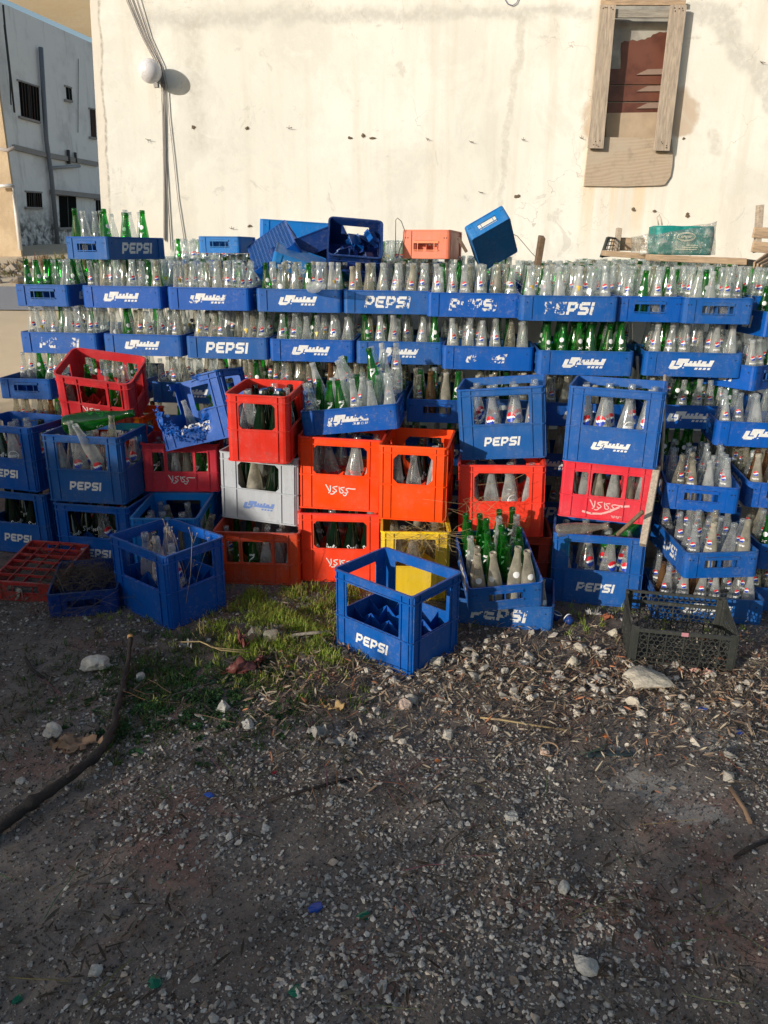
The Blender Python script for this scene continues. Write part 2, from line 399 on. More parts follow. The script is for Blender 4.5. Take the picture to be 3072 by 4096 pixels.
# fill a crate matrix with bottles
def fill(root,w,d,key,size='S',nx=6,ny=4,zf=.014,p=.95,mix=None,rows=None,tiltmax=3.6,sc=1.,vis=lambda r:1. if r==0 else (.55 if r==1 else .3),seed=None,skip=(),front='x'):
    """bottles in a crate; row 0 is the row nearest the viewer. front='x' long side faces the viewer, 'y' short side does"""
    rg=random.Random(seed if seed is not None else sum(map(ord,key)))
    mix=mix or [('clear','pepsi',.42),('clear',None,.18),('dusty',None,.10),('green','seven',.18),('clear','yellow',.05),('dusty','pepsi',.07)]
    Mr=Matrix.Translation(root.location)@root.rotation_euler.to_matrix().to_4x4()@Matrix.Scale(root.scale[0],4)
    A,B=(nx,ny) if front=='x' else (ny,nx)
    W,D=(w,d) if front=='x' else (d,w)
    for j in range(B):
        if rows is not None and j not in rows: continue
        for i in range(A):
            if rg.random()>p or (i,j) in skip: continue
            x=-W/2+.012+(W-.024)*(i+.5)/A; y=-D/2+.012+(D-.024)*(j+.5)/B
            if front=='y': x,y=y,-x
            r=rg.random(); acc=0; col,logo=mix[0][:2]
            for c_,l_,pr in mix:
                acc+=pr
                if r<acc: col,logo=c_,l_; break
            T=Matrix.Translation((x,y,zf)); 
            wp=Mr@Vector((x,y,zf))
            tm=tiltmax*(2.6 if rg.random()<.09 else 1.); tl=Euler((R(rg.uniform(-tm,tm)),R(rg.uniform(-tm,tm)),0)).to_matrix().to_4x4()
            M=Mr@T@tl@Matrix.Rotation(rot_to_cam(wp,38,rg)-root.rotation_euler.z,4,'Z')@Matrix.Scale(sc*rg.choice((1.,1.,.985,.955,1.01,.99,.93 if size=='S' else 1.))/root.scale[0],4)
            cc={'dusty':'dusty clear'}.get(col,col)
            lab=f"{cc} bottle, {ORD[i]} in row {ORD[j]} of the {key}"
            put_bottle(M,size,col,logo,lab,vis(j))
# ------------------------------------------------------------------ crate prototypes (origin at bottom centre, long side faces -y)
def side_M(side,w,d,lift=.0008):
    if side=='f': return Matrix.Translation((0,-d/2-lift,0))
    if side=='b': return Matrix.Translation((0,d/2+lift,0))@Matrix.Rotation(math.pi,4,'Z')
    if side=='r': return Matrix.Translation((w/2+lift,0,0))@Matrix.Rotation(math.pi/2,4,'Z')
    return Matrix.Translation((-w/2-lift,0,0))@Matrix.Rotation(-math.pi/2,4,'Z')
def grid_part(root,w,d,nx,ny,z0,z1,m,th=.0022,curved=True):
    bm=bmesh.new(); W,D=w-.010,d-.010
    for i in range(1,nx):
        x=-W/2+W*i/nx
        for j in range(ny):
            y0=-D/2+D*j/ny; y1=y0+D/ny; ym=(y0+y1)/2
            for (a,b,ha,hb) in ((y0,ym,z1,z1-.035*curved),(ym,y1,z1-.035*curved,z1)):
                vs=[bm.verts.new((x+s,q,z)) for s in (-th/2,th/2) for (q,z) in ((a+.0007,z0),(b-.0007,z0),(b-.0007,hb),(a+.0007,ha))]
                for f in ((0,1,2,3),(7,6,5,4),(2,6,7,3),(1,5,6,2),(0,3,7,4)): bm.faces.new([vs[k] for k in f])
    for j in range(1,ny):
        y=-D/2+D*j/ny
        for i in range(nx):
            x0=-W/2+W*i/nx; x1=x0+W/nx; xm=(x0+x1)/2
            for (a,b,ha,hb) in ((x0,xm,z1+.001,z1-.035*curved),(xm,x1,z1-.035*curved,z1+.001)):
                vs=[bm.verts.new((q,y+s,z)) for s in (-th/2,th/2) for (q,z) in ((a+.0007,z0),(b-.0007,z0),(b-.0007,hb),(a+.0007,ha))]
                for f in ((0,1,2,3),(7,6,5,4),(2,6,7,3),(1,5,6,2),(0,3,7,4)): bm.faces.new([vs[k] for k in f])
    return obj('divider_grid',bm,m,root)
def base_part(root,w,d,m,nx=6,ny=4,z=.006,lattice=False):
    bm=bmesh.new()
    if lattice:
        W,D=w-.012,d-.012
        nx2,ny2=nx*3,ny*3
        for i in range(nx2+1): box(bm,-W/2+W*i/nx2,0,z,.0065,D,.007)
        for j in range(ny2+1): box(bm,0,-D/2+D*j/ny2,z+.0012,W,.0065,.0066)
    else:
        box(bm,0,0,z,w-.010,d-.010,.005)
    return obj('base_panel',bm,m,root)
def low_crate(m=None,print_=('ARAB','ARAB'),pm=None,w=.46,d=.31,h=.12,name='bottle_crate',grid=True,lattice=False):
    m=m or BLUE; pm=pm or WHITEP; root=empty(name)
    bm=bmesh.new()
    hd=[(-.072,.072,.040,.098,.004)]
    shell(bm,w,d,0,h-.006,.016,.004,0,{'l':hd,'r':hd})
    # raised corner pilasters and lower skirt
    def kp(side,u,z,xy):
        L=w/2 if side in 'fb' else d/2
        return side=='c' or (side in 'fb' and abs(u)>L-.055) or (side in 'lr' and abs(u)>L-.05)
    ubs={'f':(-w/2+.055,w/2-.055),'b':(-w/2+.055,w/2-.055),'l':(-d/2+.05,d/2-.05),'r':(-d/2+.05,d/2-.05)}
    shell(bm,w,d,.003,h-.0075,.016,.0055,.0050,None,ubs,kp)
    shell(bm,w,d,0.0005,.008,.016,.0035,.0035)
    # dark discs on the pilasters, painting the shade in bolt holes
    for side in 'fblr':
        L=w if side in 'fb' else d; M=side_M(side,w,d,.0056)
        for s in (-1,1):
            for k in range(1 if side in 'fb' else 2):
                c=M@Vector((s*(L/2-.024-.014*k),0,h*.72)); 
                r=bmesh.ops.create_circle(bm,cap_ends=True,segments=8,radius=.0035,matrix=M@Matrix.Translation((s*(L/2-.030-.014*k*(-1)),0,h*.72))@Matrix.Rotation(math.pi/2,4,'X'))
                for f in {f for v in r['verts'] for f in v.link_faces}: f.material_index=1
    obj('side_wall',bm,[m,DARK],root)
    bm=bmesh.new(); shell(bm,w,d,h-.006,h,.018,.008,.0045); obj('rim',bm,m,root)
    for side in 'lr':
        bm=bmesh.new(); M=side_M(side,w,d,.001)
        box(bm,0,-.001,.090,.146,.008,.013,M)
        for x in (-.048,.048): box(bm,x,-.0015,.064,.004,.006,.046,M)
        box(bm,0,-.0022,.046,.150,.007,.0045,M)
        obj('handle',bm,m,root)
    if grid: grid_part(root,w,d,6,4,.008,.075,m,curved=False)
    base_part(root,w,d,m,lattice=lattice)
    for side,pr in zip('fb',print_):
        if not pr: continue
        bm=bmesh.new(); M=side_M(side,w,d,.0009)
        if pr=='ARAB': bitmap(bm,ARAB,-.005,.062,.198,.052,M,.38)
        else: bitmap(bm,word('PEPSI'),0,.061,.238,.060,M,.16)
        obj('lettering',bm,pm,root)
    return root
def tall_crate(m,w=.40,d=.31,h=.345,pr=None,pm=None,win=(.118,.150,.165,.30),round_=.005,rw=.010,style='p',grid=True,name='bottle_crate',nx=4,ny=3,keep=None,jit=None,back_pr=True):
    """win=(half width on long side, unused, z0, z1)"""
    root=empty(name); bm=bmesh.new()
    hw,_,za,zb=win; hd=min(hw,.092)*(d/.31)
    if style=='four':   # three openings side by side
        a=w*.5-.055; b=.028
        H=[(-a,-a+.062,za,zb,.006),(-.070,.070,za,zb,.006),(a-.062,a,za,zb,.006)]; Hs=[(-.06,.06,za,zb,.006)]
        hol={'f':H,'b':H,'l':Hs,'r':Hs}
    else:
        hol={'f':[(-hw,hw,za,zb,round_)],'b':[(-hw,hw,za,zb,round_)],'l':[(-hd,hd,za,zb,round_)],'r':[(-hd,hd,za,zb,round_)]}
    kk={}
    if keep: kk=dict(maxu=.012,zb=[h*i/30 for i in range(1,30)],keep=keep,jit=jit)
    shell(bm,w,d,0,h-.008,rw,.004,0,hol,None,**kk)
    # ribs: mid flange, upper flange, bottom flange, vertical ribs
    kf=(lambda s,u,z,xy:keep(s,u,z,xy)) if keep else None
    kx=dict(maxu=.02,keep=kf,jit=jit) if keep else {}
    shell(bm,w,d,.0005,.007,rw,.006,.0065,**kx)
    if style=='four':
        shell(bm,w,d,za-.010,za-.004,rw,.0055,.0065); shell(bm,w,d,h-.042,h-.037,rw,.0055,.0045)
    else:
        shell(bm,w,d,za-.008,za-.003,rw,.0055,.0065,**kx); shell(bm,w,d,zb+.004,zb+.009,rw,.0055,.0065,**kx)
    L=[]
    ribs={'f':[-hw-.012,hw+.012,-w/2+.012,w/2-.012],'l':[-hd-.012,hd+.012,-d/2+.012,d/2-.012]}
    if style=='four': ribs={'f':[-w/2+.05,w/2-.05,-w*.5+.122,w*.5-.122],'l':[-.07,.07]}
    ribs['b']=ribs['f']; ribs['r']=ribs['l']
    ub={s:[q for u in v for q in (u-.0022,u+.0022)] for s,v in ribs.items()}
    def kr(s,u,z,xy):
        if s=='c' or (keep and not keep(s,u,z,xy)): return False
        if style=='four' and za-.01<z<zb+.004 and s in 'fb' and abs(abs(u)-(w*.5-.122))<.004: return True
        return any(abs(u-q)<.0021 for q in ribs[s])
    shell(bm,w,d,.0077,h-.0095,rw,.0058,.0055,None,ub,kr,**({'zb':[h*i/20 for i in range(1,20)],'jit':jit} if keep else {}))
    obj('side_wall',bm,m,root)
    bm=bmesh.new(); shell(bm,w,d,h-.008,h,rw+.004,.011,.0085,**(dict(maxu=.02,keep=keep,jit=jit) if keep else {})); obj('rim',bm,m,root)
    if grid: grid_part(root,w,d,nx,ny,.008,za-.012 if nx<6 else za-.03,m)
    base_part(root,w,d,m)
    if pr:
        for side in ('f','b') if back_pr else ('f',):
            bm=bmesh.new(); M=side_M(side,w,d,.0012); zc=za*.5
            if pr=='PEPSI': bitmap(bm,word('PEPSI'),.0,zc,.168,.044,M,.16)
            elif pr=='ARAB': bitmap(bm,ARAB,0,zc,.158,.043,M,.38)
            else:
                coke_arabic(bm,0,zc+.010,.155,.055,M,.0052)
                if pr=='COKE2':
                    ribbon(bm,[(-.10,zc-.022),(-.06,zc-.030),(-.01,zc-.026),(.03,zc-.008),(.07,zc+.018),(.11,zc+.024)],.010,M,.002)
                    coke_arabic(bm,.055,zc-.036,.05,.014,M,.0022)
            obj('lettering',bm,pm or WHITEP,root)
    return root
def setp(root,loc,rot,label,group=None,scale=1):
    root.location=loc; root.rotation_euler=tuple(R(a) for a in rot); root.scale=(scale,)*3
    tag(root,label,'crate',group); return root
CG='bottle crates in the big stack'; CF='tall bottle crates stacked in front'
# ------------------------------------------------------------------ main stack of low crates
pA=low_crate(BLUE,('ARAB','ARAB'),WHITEP); pP=low_crate(BLUE,('PEPSI','PEPSI'),WHITEP)
pPw=low_crate(BLUE,('PEPSI','PEPSI'),WHITEW); pPv=low_crate(BLUE,('PEPSI','PEPSI'),WHITEV); pAw=low_crate(BLUE,('ARAB','ARAB'),WHITEW)
protos={'A':pA,'P':pP,'Pw':pPw,'Pv':pPv,'Aw':pAw}; used=set()
def low(kind,loc,rot,label,group=CG,scale=1):
    p=protos[kind]; rr=tuple(R(a) for a in rot)
    if kind in used: o=dup(p,loc,rr,scale)
    else: used.add(kind); o=p; o.location=loc; o.rotation_euler=rr; o.scale=(scale,)*3
    tag(o,label,'crate',group); return o
DZ=.262; Z0=.198
def Xat(px,Y,z):
    # world x of the picture column px at depth Y and height z
    lo,hi=-8.,8.
    lo_r=None
    py=2048.
    for _ in range(6):
        r=ray(px,py); x=r.x/r.y*Y
        # find row of (x,Y,z)
        dy=Y; dz=z-EYE; Yc=dy*math.cos(PITCH)-dz*math.sin(PITCH); up=dy*math.sin(PITCH)+dz*math.cos(PITCH)
        py=2048.-FPX*up/Yc
    return x
def frontY(x):   # centre line of the front row of the big stack
    pts=[(-2.6,4.72),(-1.87,4.64),(-1.3,4.56),(-.83,4.46),(-.38,4.38),(.08,4.32),(.53,4.15),(.96,3.98),(1.52,3.98),(2.6,3.85)]
    for (a,b),(c,d) in zip(pts,pts[1:]):
        if a<=x<=c: return b+(d-b)*(x-a)/(c-a)
    return pts[0][1] if x<-2 else pts[-1][1]
WORN={'A':'bold Arabic lettering','Aw':'chipped Arabic lettering','P':'bold PEPSI lettering','Pw':'chipped PEPSI lettering','Pv':'mostly worn PEPSI lettering'}
LAYN={4:'top',3:'second',2:'third',1:'fourth',0:'bottom'}
rows4=[(535,'A'),(870,'Aw'),(1220,'A'),(1561,'Pw'),(1894,'Pv'),(2259,'Pw')]
gl_mix=[('clear','pepsi',.50),('clear',None,.19),('dusty',None,.06),('green','seven',.09),('clear','yellow',.05),('clear','sun',.04),('dusty','pepsi',.07)]
green_mix=[('green','seven',.80),('clear','pepsi',.1),('clear',None,.1)]
dust_mix=[('dusty','pepsi',.38),('dusty',None,.25),('clear','pepsi',.15),('brown stained',None,.07),('green','seven',.15)]
crn=[0]
def stack_crate(kind,px,layer,n,Y=None,short=False,mixv=None,raise_=0,row=0,fillrows=(0,1,2,3),seed=1,yawj=0):
    z=Z0+DZ*layer+raise_
    x=Xat(px,Y or 4.4,z+.1); Y=Y or frontY(x); x=Xat(px,Y,z+.1); Yc=Y+row*.335 if not short else Y+.075+row*.335
    rg=random.Random(seed*97+int(px)); yaw=-6+rg.uniform(-2,2)+yawj
    rot=(0,0,yaw+(90 if short else 0))
    side='showing its open handle' if short else f'with {WORN[kind]}'
    key=f"{ORD[n]} crate of the {LAYN[layer]} layer"
    lab=f"low blue crate {side}, {ORD[n]} from left in the {LAYN[layer]} layer" if not row else f"low blue crate full of bottles {ORD[row]} behind the {key}"
    o=low(kind,(x,Yc,z),rot,lab)
    mm=mixv or gl_mix
    kk=key if not row else f"crate {ORD[row]} behind the {key}"
    fill(o,.46,.31,kk,mix=mm,rows=fillrows,seed=seed*31+int(px),front='y' if short else 'x',
         vis=(lambda r:(1.,.5,.22,.15,.1,.1)[r]) if not row else (lambda r:.12))
    return o
# top layer
stack_crate('A',228,4,0,Y=4.66,short=True,mixv=green_mix,fillrows=(0,1,2,3,4,5),seed=3)
for n,(px,k) in enumerate(rows4): stack_crate(k,px,4,n+1,seed=5+n)
stack_crate('A',2585,4,7,Y=3.98,short=True,fillrows=range(6),seed=12,yawj=0); stack_crate('A',2850,4,8,Y=3.90,short=True,fillrows=range(6),seed=13,yawj=-2,mixv=[('clear','pepsi',.4),('clear',None,.25),('green','seven',.35)])
stack_crate('A',3110,4,9,Y=4.1,short=True,fillrows=range(6),seed=14)
# rows behind, seen as a sea of necks
for n,(px,k) in enumerate([(330,'A')]+rows4+[(2585,'A'),(2900,'A')]):
    X0=Xat(px,4.3,1.3); Yf=frontY(X0)
    r=1
    while Yf+r*.335<6.0 and r<7:
        short=n>=7
        rz=.0
        if r>=2: rz=.03*((n*7+r*3)%3)/2
        if n in (1,2,4) and r>=3: rz=.125
        pxx=px
        # keep the column straight in the world, not in the picture
        z=Z0+DZ*4+rz; yaw=-6+rnd.uniform(-2,2)
        o=low('A',(X0+.035*r+rnd.uniform(-.01,.01)-(.1 if n==0 else 0),Yf+r*.335+(.12 if n>=7 else 0),z),(0,0,yaw),f"low blue crate under the necks, {ORD[r]} behind {ORD[n]} crate of the top layer")
        fill(o,.46,.31,f"crate {ORD[r]} behind the {ORD[n]} top crate",mix=gl_mix if n else green_mix,seed=n*50+r*7,vis=lambda q:.14)
        r+=1
# second layer (below top)
rows3=[(289,'Pw'),(615,'A'),(940,'P'),(1268,'A'),(1606,'Aw'),(1951,'Aw'),(2324,'A'),(2746,'A')]
for n,(px,k) in enumerate(rows3):
    stack_crate(k,px,3,n,seed=21+n,mixv=None if n!=6 else green_mix)
    o_=None
for n,px in enumerate((380,760,1140,1520,1900,2300,2700)):
    X0=Xat(px,4.7,1.1); o=low('A',(X0,frontY(X0)+.36,Z0+DZ*3),(0,0,-6),f"low blue crate in shadow, {ORD[n]} of the row behind the second layer")
    fill(o,.46,.31,f"{ORD[n]} crate behind the second layer",mix=gl_mix,rows=(0,1),seed=n+60,vis=lambda q:.2)
# third layer
stack_crate('A',160,2,0,Y=4.60,short=True,seed=41,fillrows=(2,3,4,5))
for n,(px,k) in enumerate([(470,'Pw'),(800,'A'),(1130,'P'),(1470,'A')]): stack_crate(k,px,2,n+1,seed=42+n,mixv=gl_mix if n<2 else dust_mix)
stack_crate('A',1760,2,5,Y=4.05,short=True,seed=47,fillrows=range(6),mixv=dust_mix)
stack_crate('A',2050,2,6,seed=48,mixv=dust_mix); stack_crate('A',2330,2,7,seed=49,mixv=[('green','seven',.3),('clear','pepsi',.5),('dusty',None,.2)]); stack_crate('A',2730,2,8,seed=50,mixv=[('green','seven',.3),('clear','pepsi',.5),('dusty',None,.2)])
for n,px in enumerate((420,1000,1350,1700,2050,2400,2750)):
    X0=Xat(px,4.7,.9); o=low('A',(X0,frontY(X0)+.36,Z0+DZ*2),(0,0,-6),f"low blue crate in shadow, {ORD[n]} of the row behind the third layer")
    fill(o,.46,.31,f"{ORD[n]} crate behind the third layer",mix=dust_mix,rows=(0,1),seed=n+80,vis=lambda q:.2)
# lower layers, mostly behind the tall crates
for lay in (1,0):
    for n,px in enumerate((215,530,860,1190,1530,1870,2190,2480,2760)):
        o=stack_crate('A' if (n+lay)%3 else 'P',px+(12 if lay else -8),lay,n if n<8 else 7,seed=90+n*3+lay,mixv=dust_mix,fillrows=(0,1))
        if n==8: o['label']=f"low blue crate with bold lettering beside the right hand stack in the {LAYN[lay]} layer"
# ------------------------------------------------------------------ right hand stack of low crates (in front of the big one)
RG='low crates in the stack by the black crate'
rmix=[('clear','pepsi',.5),('clear',None,.2),('dusty','pepsi',.1),('brown stained',None,.06),('green','seven',.08),('clear','sun',.06)]
def rcrate(kind,loc,rot,label,key,front='x',mixv=None,rows=None,sc=.94,seed=1,vis=None):
    o=low(kind,loc,rot,label,RG)
    fill(o,.46,.31,key,mix=mixv or rmix,rows=rows,front=front,sc=sc,seed=seed,tiltmax=4,vis=vis or (lambda r:(1.15,.7,.35,.2,.1,.1)[r])); return o
rcrate('A',(1.47,3.235,0),(0,0,-7),'low blue crate on the ground behind the black lattice crate','ground crate of the side stack',mixv=[('clear','sun',.30),('brown stained','sun',.15),('clear','pepsi',.35),('brown stained',None,.2)],seed=3)
rcrate('Pw',(1.468,3.29,.232),(-2,-1,84+6),'low blue crate turned to show chipped PEPSI on its side and a short handle end','turned crate of the side stack',front='y',seed=4,mixv=[('clear','pepsi',.6),('dusty','pepsi',.2),('green','seven',.1),('clear',None,.1)])
rcrate('P',(1.485,3.50,.46),(0,0,76),'low blue crate with two bolt holes showing its handle end, below the Arabic crate','handle end crate of the side stack',front='y',seed=5)
rcrate('A',(1.845,3.70,.69),(0,0,-10),'low blue crate with large Arabic lettering cut by the picture edge','Arabic crate at the picture edge',seed=6,mixv=[('clear',None,.5),('clear','pepsi',.4),('clear','yellow',.1)])
rcrate('P',(1.87,3.56,.455),(0,0,80),'low blue crate at the picture edge under the Arabic crate','crate under the Arabic crate',front='y',seed=7,mixv=dust_mix)
rcrate('P',(1.93,3.33,.215),(0,0,-4),'low blue crate at the picture edge, second from the ground','edge crate second from the ground',seed=8,mixv=dust_mix)
rcrate('A',(1.93,3.36,-.01),(0,0,-4),'low blue crate on the ground at the picture edge','edge crate on the ground',seed=9,mixv=dust_mix)
c9=Vector((Xat(3030,3.72,1.05),3.72,.93)); o=rcrate('P',(c9.x-.01,c9.y+.277,c9.z),(0,0,125),'low blue crate standing corner on, resting on bottles of the edge stack','corner on crate of the edge stack',front='y',seed=10)
c8=Vector((Xat(2987,3.85,1.28),3.85,1.185)); o=rcrate('P',(c8.x+.19,c8.y+.20,c8.z),(0,-1,100),'low blue crate topmost on the edge stack, handle end in view','topmost crate of the edge stack',front='y',seed=11,mixv=green_mix)
# ------------------------------------------------------------------ tall crates in front
big_p=[('clear','PEPSI',.34),('clear','ARAB',.30),('dark green','SPRITE',.16),('clear',None,.12),('clear','MIR',.08)]
big_c=[('clear','COKE',.55),('dark green','SPRITE',.3),('clear',None,.15)]
small_d=[('clear',None,.4),('dusty',None,.2),('green','sprite_s',.2),('clear','pepsi',.2)]
def tfill(o,key,mixv,w=.40,d=.31,nx=4,ny=3,rows=None,p=.95,size='L',seed=1,tilt=3,front='x',sc=1.,v=(1.,.5,.3,.2)):
    fill(o,w,d,key,size=size,nx=nx,ny=ny,mix=mixv,rows=rows,p=p,tiltmax=tilt,seed=seed,front=front,sc=sc,vis=lambda r:v[min(r,3)])
PT=dict(pr='PEPSI'); AT=dict(pr='ARAB')
WIN=(.130,0,.172,.306); WC=(.130,0,.178,.318)
f2=setp(tall_crate(BLUE,win=WIN,pr='PEPSI'),(-1.93,3.98,0),(0,0,-14),'tall blue crate on the ground at the far left, dark green bottles inside',CF); tfill(f2,'far left ground crate',[('dark green','SPRITE',.8),('clear',None,.2)],seed=2)
f1=setp(tall_crate(BLUE,win=WIN,pr='PEPSI',back_pr=False),(-1.965,4.03,.347),(0,0,-17),'tall blue crate half out of view stacked at the far left',CF); tfill(f1,'far left upper crate',big_p,seed=4)
f4=setp(tall_crate(BLUE,win=WIN,pr='PEPSI'),(-1.448,3.775,0),(0,0,-10),'tall blue crate on the ground under the crate holding the lying green bottle',CF); tfill(f4,'ground crate under the lying green bottle',[('clear','PEPSI',.5),('dark green','SPRITE',.5)],seed=6)
f3=setp(tall_crate(BLUE,win=WIN,pr='PEPSI'),(-1.478,3.815,.347),(0,0,-8.5),'tall blue PEPSI crate with a large green bottle lying across its top',CF); tfill(f3,'crate under the lying green bottle',[('clear','PEPSI',.5),('clear','ARAB',.4),('clear',None,.1)],seed=8)
f6b=setp(tall_crate(ORNG,h=.36,win=WC),(-1.47,4.17,0),(0,0,-8),'orange red crate on the ground hidden behind the blue PEPSI crates',CF)
f6=setp(tall_crate(ORNG,h=.36,win=WC),(-1.47,4.14,.362),(0,0,-6),'orange red crate under the tilted red crate',CF)
f5=setp(tall_crate(RED,w=.41,d=.30,h=.275,win=(.1,0,.115,.225),style='four',pr='COKE',rw=.03,nx=6,ny=4),(-1.512,4.10,.745),(21,7,-1),'red crate with three side openings tipped forward above an orange crate',CF,.945); tfill(f5,'tipped red crate',small_d,.41,.30,6,4,size='S',p=.45,seed=3,tilt=12,sc=.945,v=(1,1,.8,.6))
# broken blue crate
def brk(s,u,z,xy):
    x,y=xy; n=noise.noise(Vector((x*14,y*14+3,z*14)))*.05
    if y<-.10:
        lim=.11+n+ (.10 if x<-.17 else 0) + max(0,(x-.03))*4.2
        if x>.055+n*.5: return True if not(.06<x<.135 and .17<z<.30) else False
        return z<lim
    if x<-.15 and y<.05: return z<.19+n+max(0,y+.1)*.6
    return True
def bj(p,o):
    k=.0
    if p.y<-.12 and p.x<.09: k=.016*max(0,min(1,(p.z-.05)/.08))
    n=noise.noise_vector(p*30); return p+Vector((n.x,n.y*1.5,n.z))*k
f7=setp(tall_crate(BLUE,win=(.130,0,.172,.306),pr='PEPSI',keep=brk,jit=bj,grid=False,back_pr=False,pm=WHITEW),(-.895,3.89,.62),(-6,-15,-12),'blue PEPSI crate with a torn melted front, leaning',CF,.97); tfill(f7,'torn blue crate',small_d,size='S',nx=4,ny=3,p=.5,seed=5,tilt=14,v=(1,1,1,1))
bm=bmesh.new()   # shredded plastic curls along the tear
rg=random.Random(5)
for i in range(150):
    x=rg.uniform(-.2,.06); z=.10+noise.noise(Vector((x*14,-.155*14+3,.1*14)))*.05+(.12 if x<-.17 else 0)+rg.uniform(-.055,.02); y=-.155-rg.uniform(0,.012)
    a=rg.uniform(0,6.28); L=rg.uniform(.008,.022); w_=rg.uniform(.002,.006)
    d=Vector((math.cos(a),rg.uniform(-.8,.2),math.sin(a)))*L; s=Vector((-math.sin(a),rg.uniform(-.5,.5),math.cos(a)))*w_
    p=Vector((x,y,z)); q=[bm.verts.new(p-s),bm.verts.new(p+s),bm.verts.new(p+d*.5+s*.8+Vector((0,-.004,0))),bm.verts.new(p+d*.5-s*.8+Vector((0,-.004,0))),bm.verts.new(p+d)]
    bm.faces.new(q[:4]); bm.faces.new([q[3],q[2],q[4]])
tag(obj('torn_shreds',bm,BLUE,f7),kind='stuff')
f8b=setp(tall_crate(BLUE,win=WIN,pr='ARAB'),(-1.10,4.02,0),(0,0,-4),'tall blue crate on the ground under the pinkish red crate',CF)
f8=setp(tall_crate(PINK,w=.41,d=.30,h=.275,win=(.1,0,.115,.225),style='four',pr='COKE',nx=6,ny=4),(-1.083,4.00,.348),(0,1,4),'pinkish red crate with pale Arabic script under the torn blue crate',CF,.94); tfill(f8,'pinkish red crate',small_d,.41,.30,6,4,size='S',p=.8,seed=5,sc=.94)
f9=setp(tall_crate(BLUE2,w=.40,d=.31,win=WIN),(-1.06,3.64,0),(0,0,91),'tall blue crate with necks showing in front of the pinkish red crate',CF); tfill(f9,'crate below the pinkish red crate',small_d,nx=5,ny=4,size='S',p=.7,seed=8,tilt=8,front='y',sc=1.2)
f10=setp(tall_crate(BLUE,w=.40,d=.31,win=(.128,0,.172,.300),grid=True),(-.978,3.205,0),(0,0,-38.4),'tall blue crate set corner on in the shade, dry stems growing through it',CF); tfill(f10,'corner on shaded crate',[('clear',None,.5),('clear','MIR',.3),('clear','PEPSI',.2)],p=.42,seed=12,v=(1,1,1,1))
f15=setp(tall_crate(DRED,w=.41,d=.30,h=.275,win=(.1,0,.115,.225),style='four',nx=6,ny=4),(-.61,3.595,0),(0,0,-3),'dull red crate on the ground under the grey crate',CF); tfill(f15,'dull red ground crate',small_d,.41,.30,6,4,size='S',p=.7,seed=15)
f14=setp(tall_crate(GREY,win=(.108,0,.165,.300),round_=.018,pr='ARAB',pm=BLUEP),(-.585,3.745,.277),(0,1.5,-15),'grey crate with blue Arabic lettering under the red crate of green bottles',CF); tfill(f14,'grey crate',[('dusty',None,.5),('dusty','PEPSI',.25),('dark green',None,.25)],seed=16)
f13=setp(tall_crate(RED,w=.40,d=.31,win=(.125,0,.170,.300),round_=.016,rw=.024,nx=4,ny=3),(-.572,3.635,.627),(1.2,-1.5,84),'red crate of dark green bottles standing on the grey crate',CF,.925); tfill(f13,'red crate on the grey crate',[('dark green','SPRITE',.6),('clear',None,.25),('dark green',None,.15)],seed=18,front='y',sc=.95)
f17=setp(tall_crate(ORNG,h=.36,win=WC,round_=.016,pr='COKE'),(-.205,3.64,0),(0,0,-3),'orange red crate on the ground between dull red and yellow crates',CF); tfill(f17,'orange crate on the ground',[('clear','COKE',.45),('dark green','SPRITE',.55)],seed=20)
f16=setp(tall_crate(ORNG,h=.36,win=WC,round_=.016,pr='COKE'),(-.200,3.69,.362),(0,1,-6.5),'orange red crate with Arabic script under the tipped low blue crate',CF); tfill(f16,'orange crate under the tipped low crate',[('clear','COKE',.9),('clear',None,.1)],seed=21)
f18=low('Aw',(-.144,3.725,.738),(-1.3,-6.5,-6.1),'low blue crate of mixed bottles tipped on the orange crate',CF); fill(f18,.46,.31,'tipped low crate on orange crate',mix=[('clear','pepsi',.45),('clear',None,.25),('green','sprite_s',.30)],seed=78,tiltmax=8,sc=.97,p=1.,vis=lambda r:(1.3,.9,.6,.5)[r])
lr=random.Random(12)
for k_ in range(9):
    q_=(-.30+.045*k_+lr.uniform(-.015,.015),3.78+lr.uniform(-.04,.10),.80+.012*k_)
    put_bottle(Matrix.Translation(q_)@Euler((R(lr.uniform(-14,10)),R(lr.uniform(-24,24)),R(lr.uniform(-30,30)))).to_matrix().to_4x4(),'S',('green' if k_ in (2,6) else 'clear'),('sprite_s' if k_ in (2,6) else 'pepsi'),f"{'green' if k_ in (2,6) else 'clear'} leaning bottle, {ORD[k_]} from left of the loose heap over the tipped crate",1.)
f20=setp(tall_crate(YEL,win=WIN),(.149,3.486,0),(0,0,89.5),'yellow crate on the ground with dry grass spilling over it',CF); tfill(f20,'yellow crate',[('dusty',None,1.)],seed=22,front='y',p=.6)
f19=setp(tall_crate(ORNG,h=.36,win=WC,round_=.022),(.164,3.605,.352),(0,1,80.5),'orange red crate of green bottles standing on the yellow crate',CF); tfill(f19,'orange crate on the yellow crate',[('dark green','SPRITE',.65),('clear','COKE',.35)],seed=24,front='y')
f21=setp(tall_crate(BLUE,w=.40,d=.31,win=(.138,0,.150,.300),pr='PEPSI',nx=4,ny=3),(.057,2.829,.004),(0,0,-40.8),'empty tall blue PEPSI crate standing alone at the very front','tall bottle crates stacked in front')
f24=setp(tall_crate(DRED,w=.41,d=.30,h=.245,win=(.1,0,.115,.205),style='four',nx=6,ny=4),(.63,3.66,0),(0,0,-6),'dull red crate on the ground behind the tray of green bottles',CF)
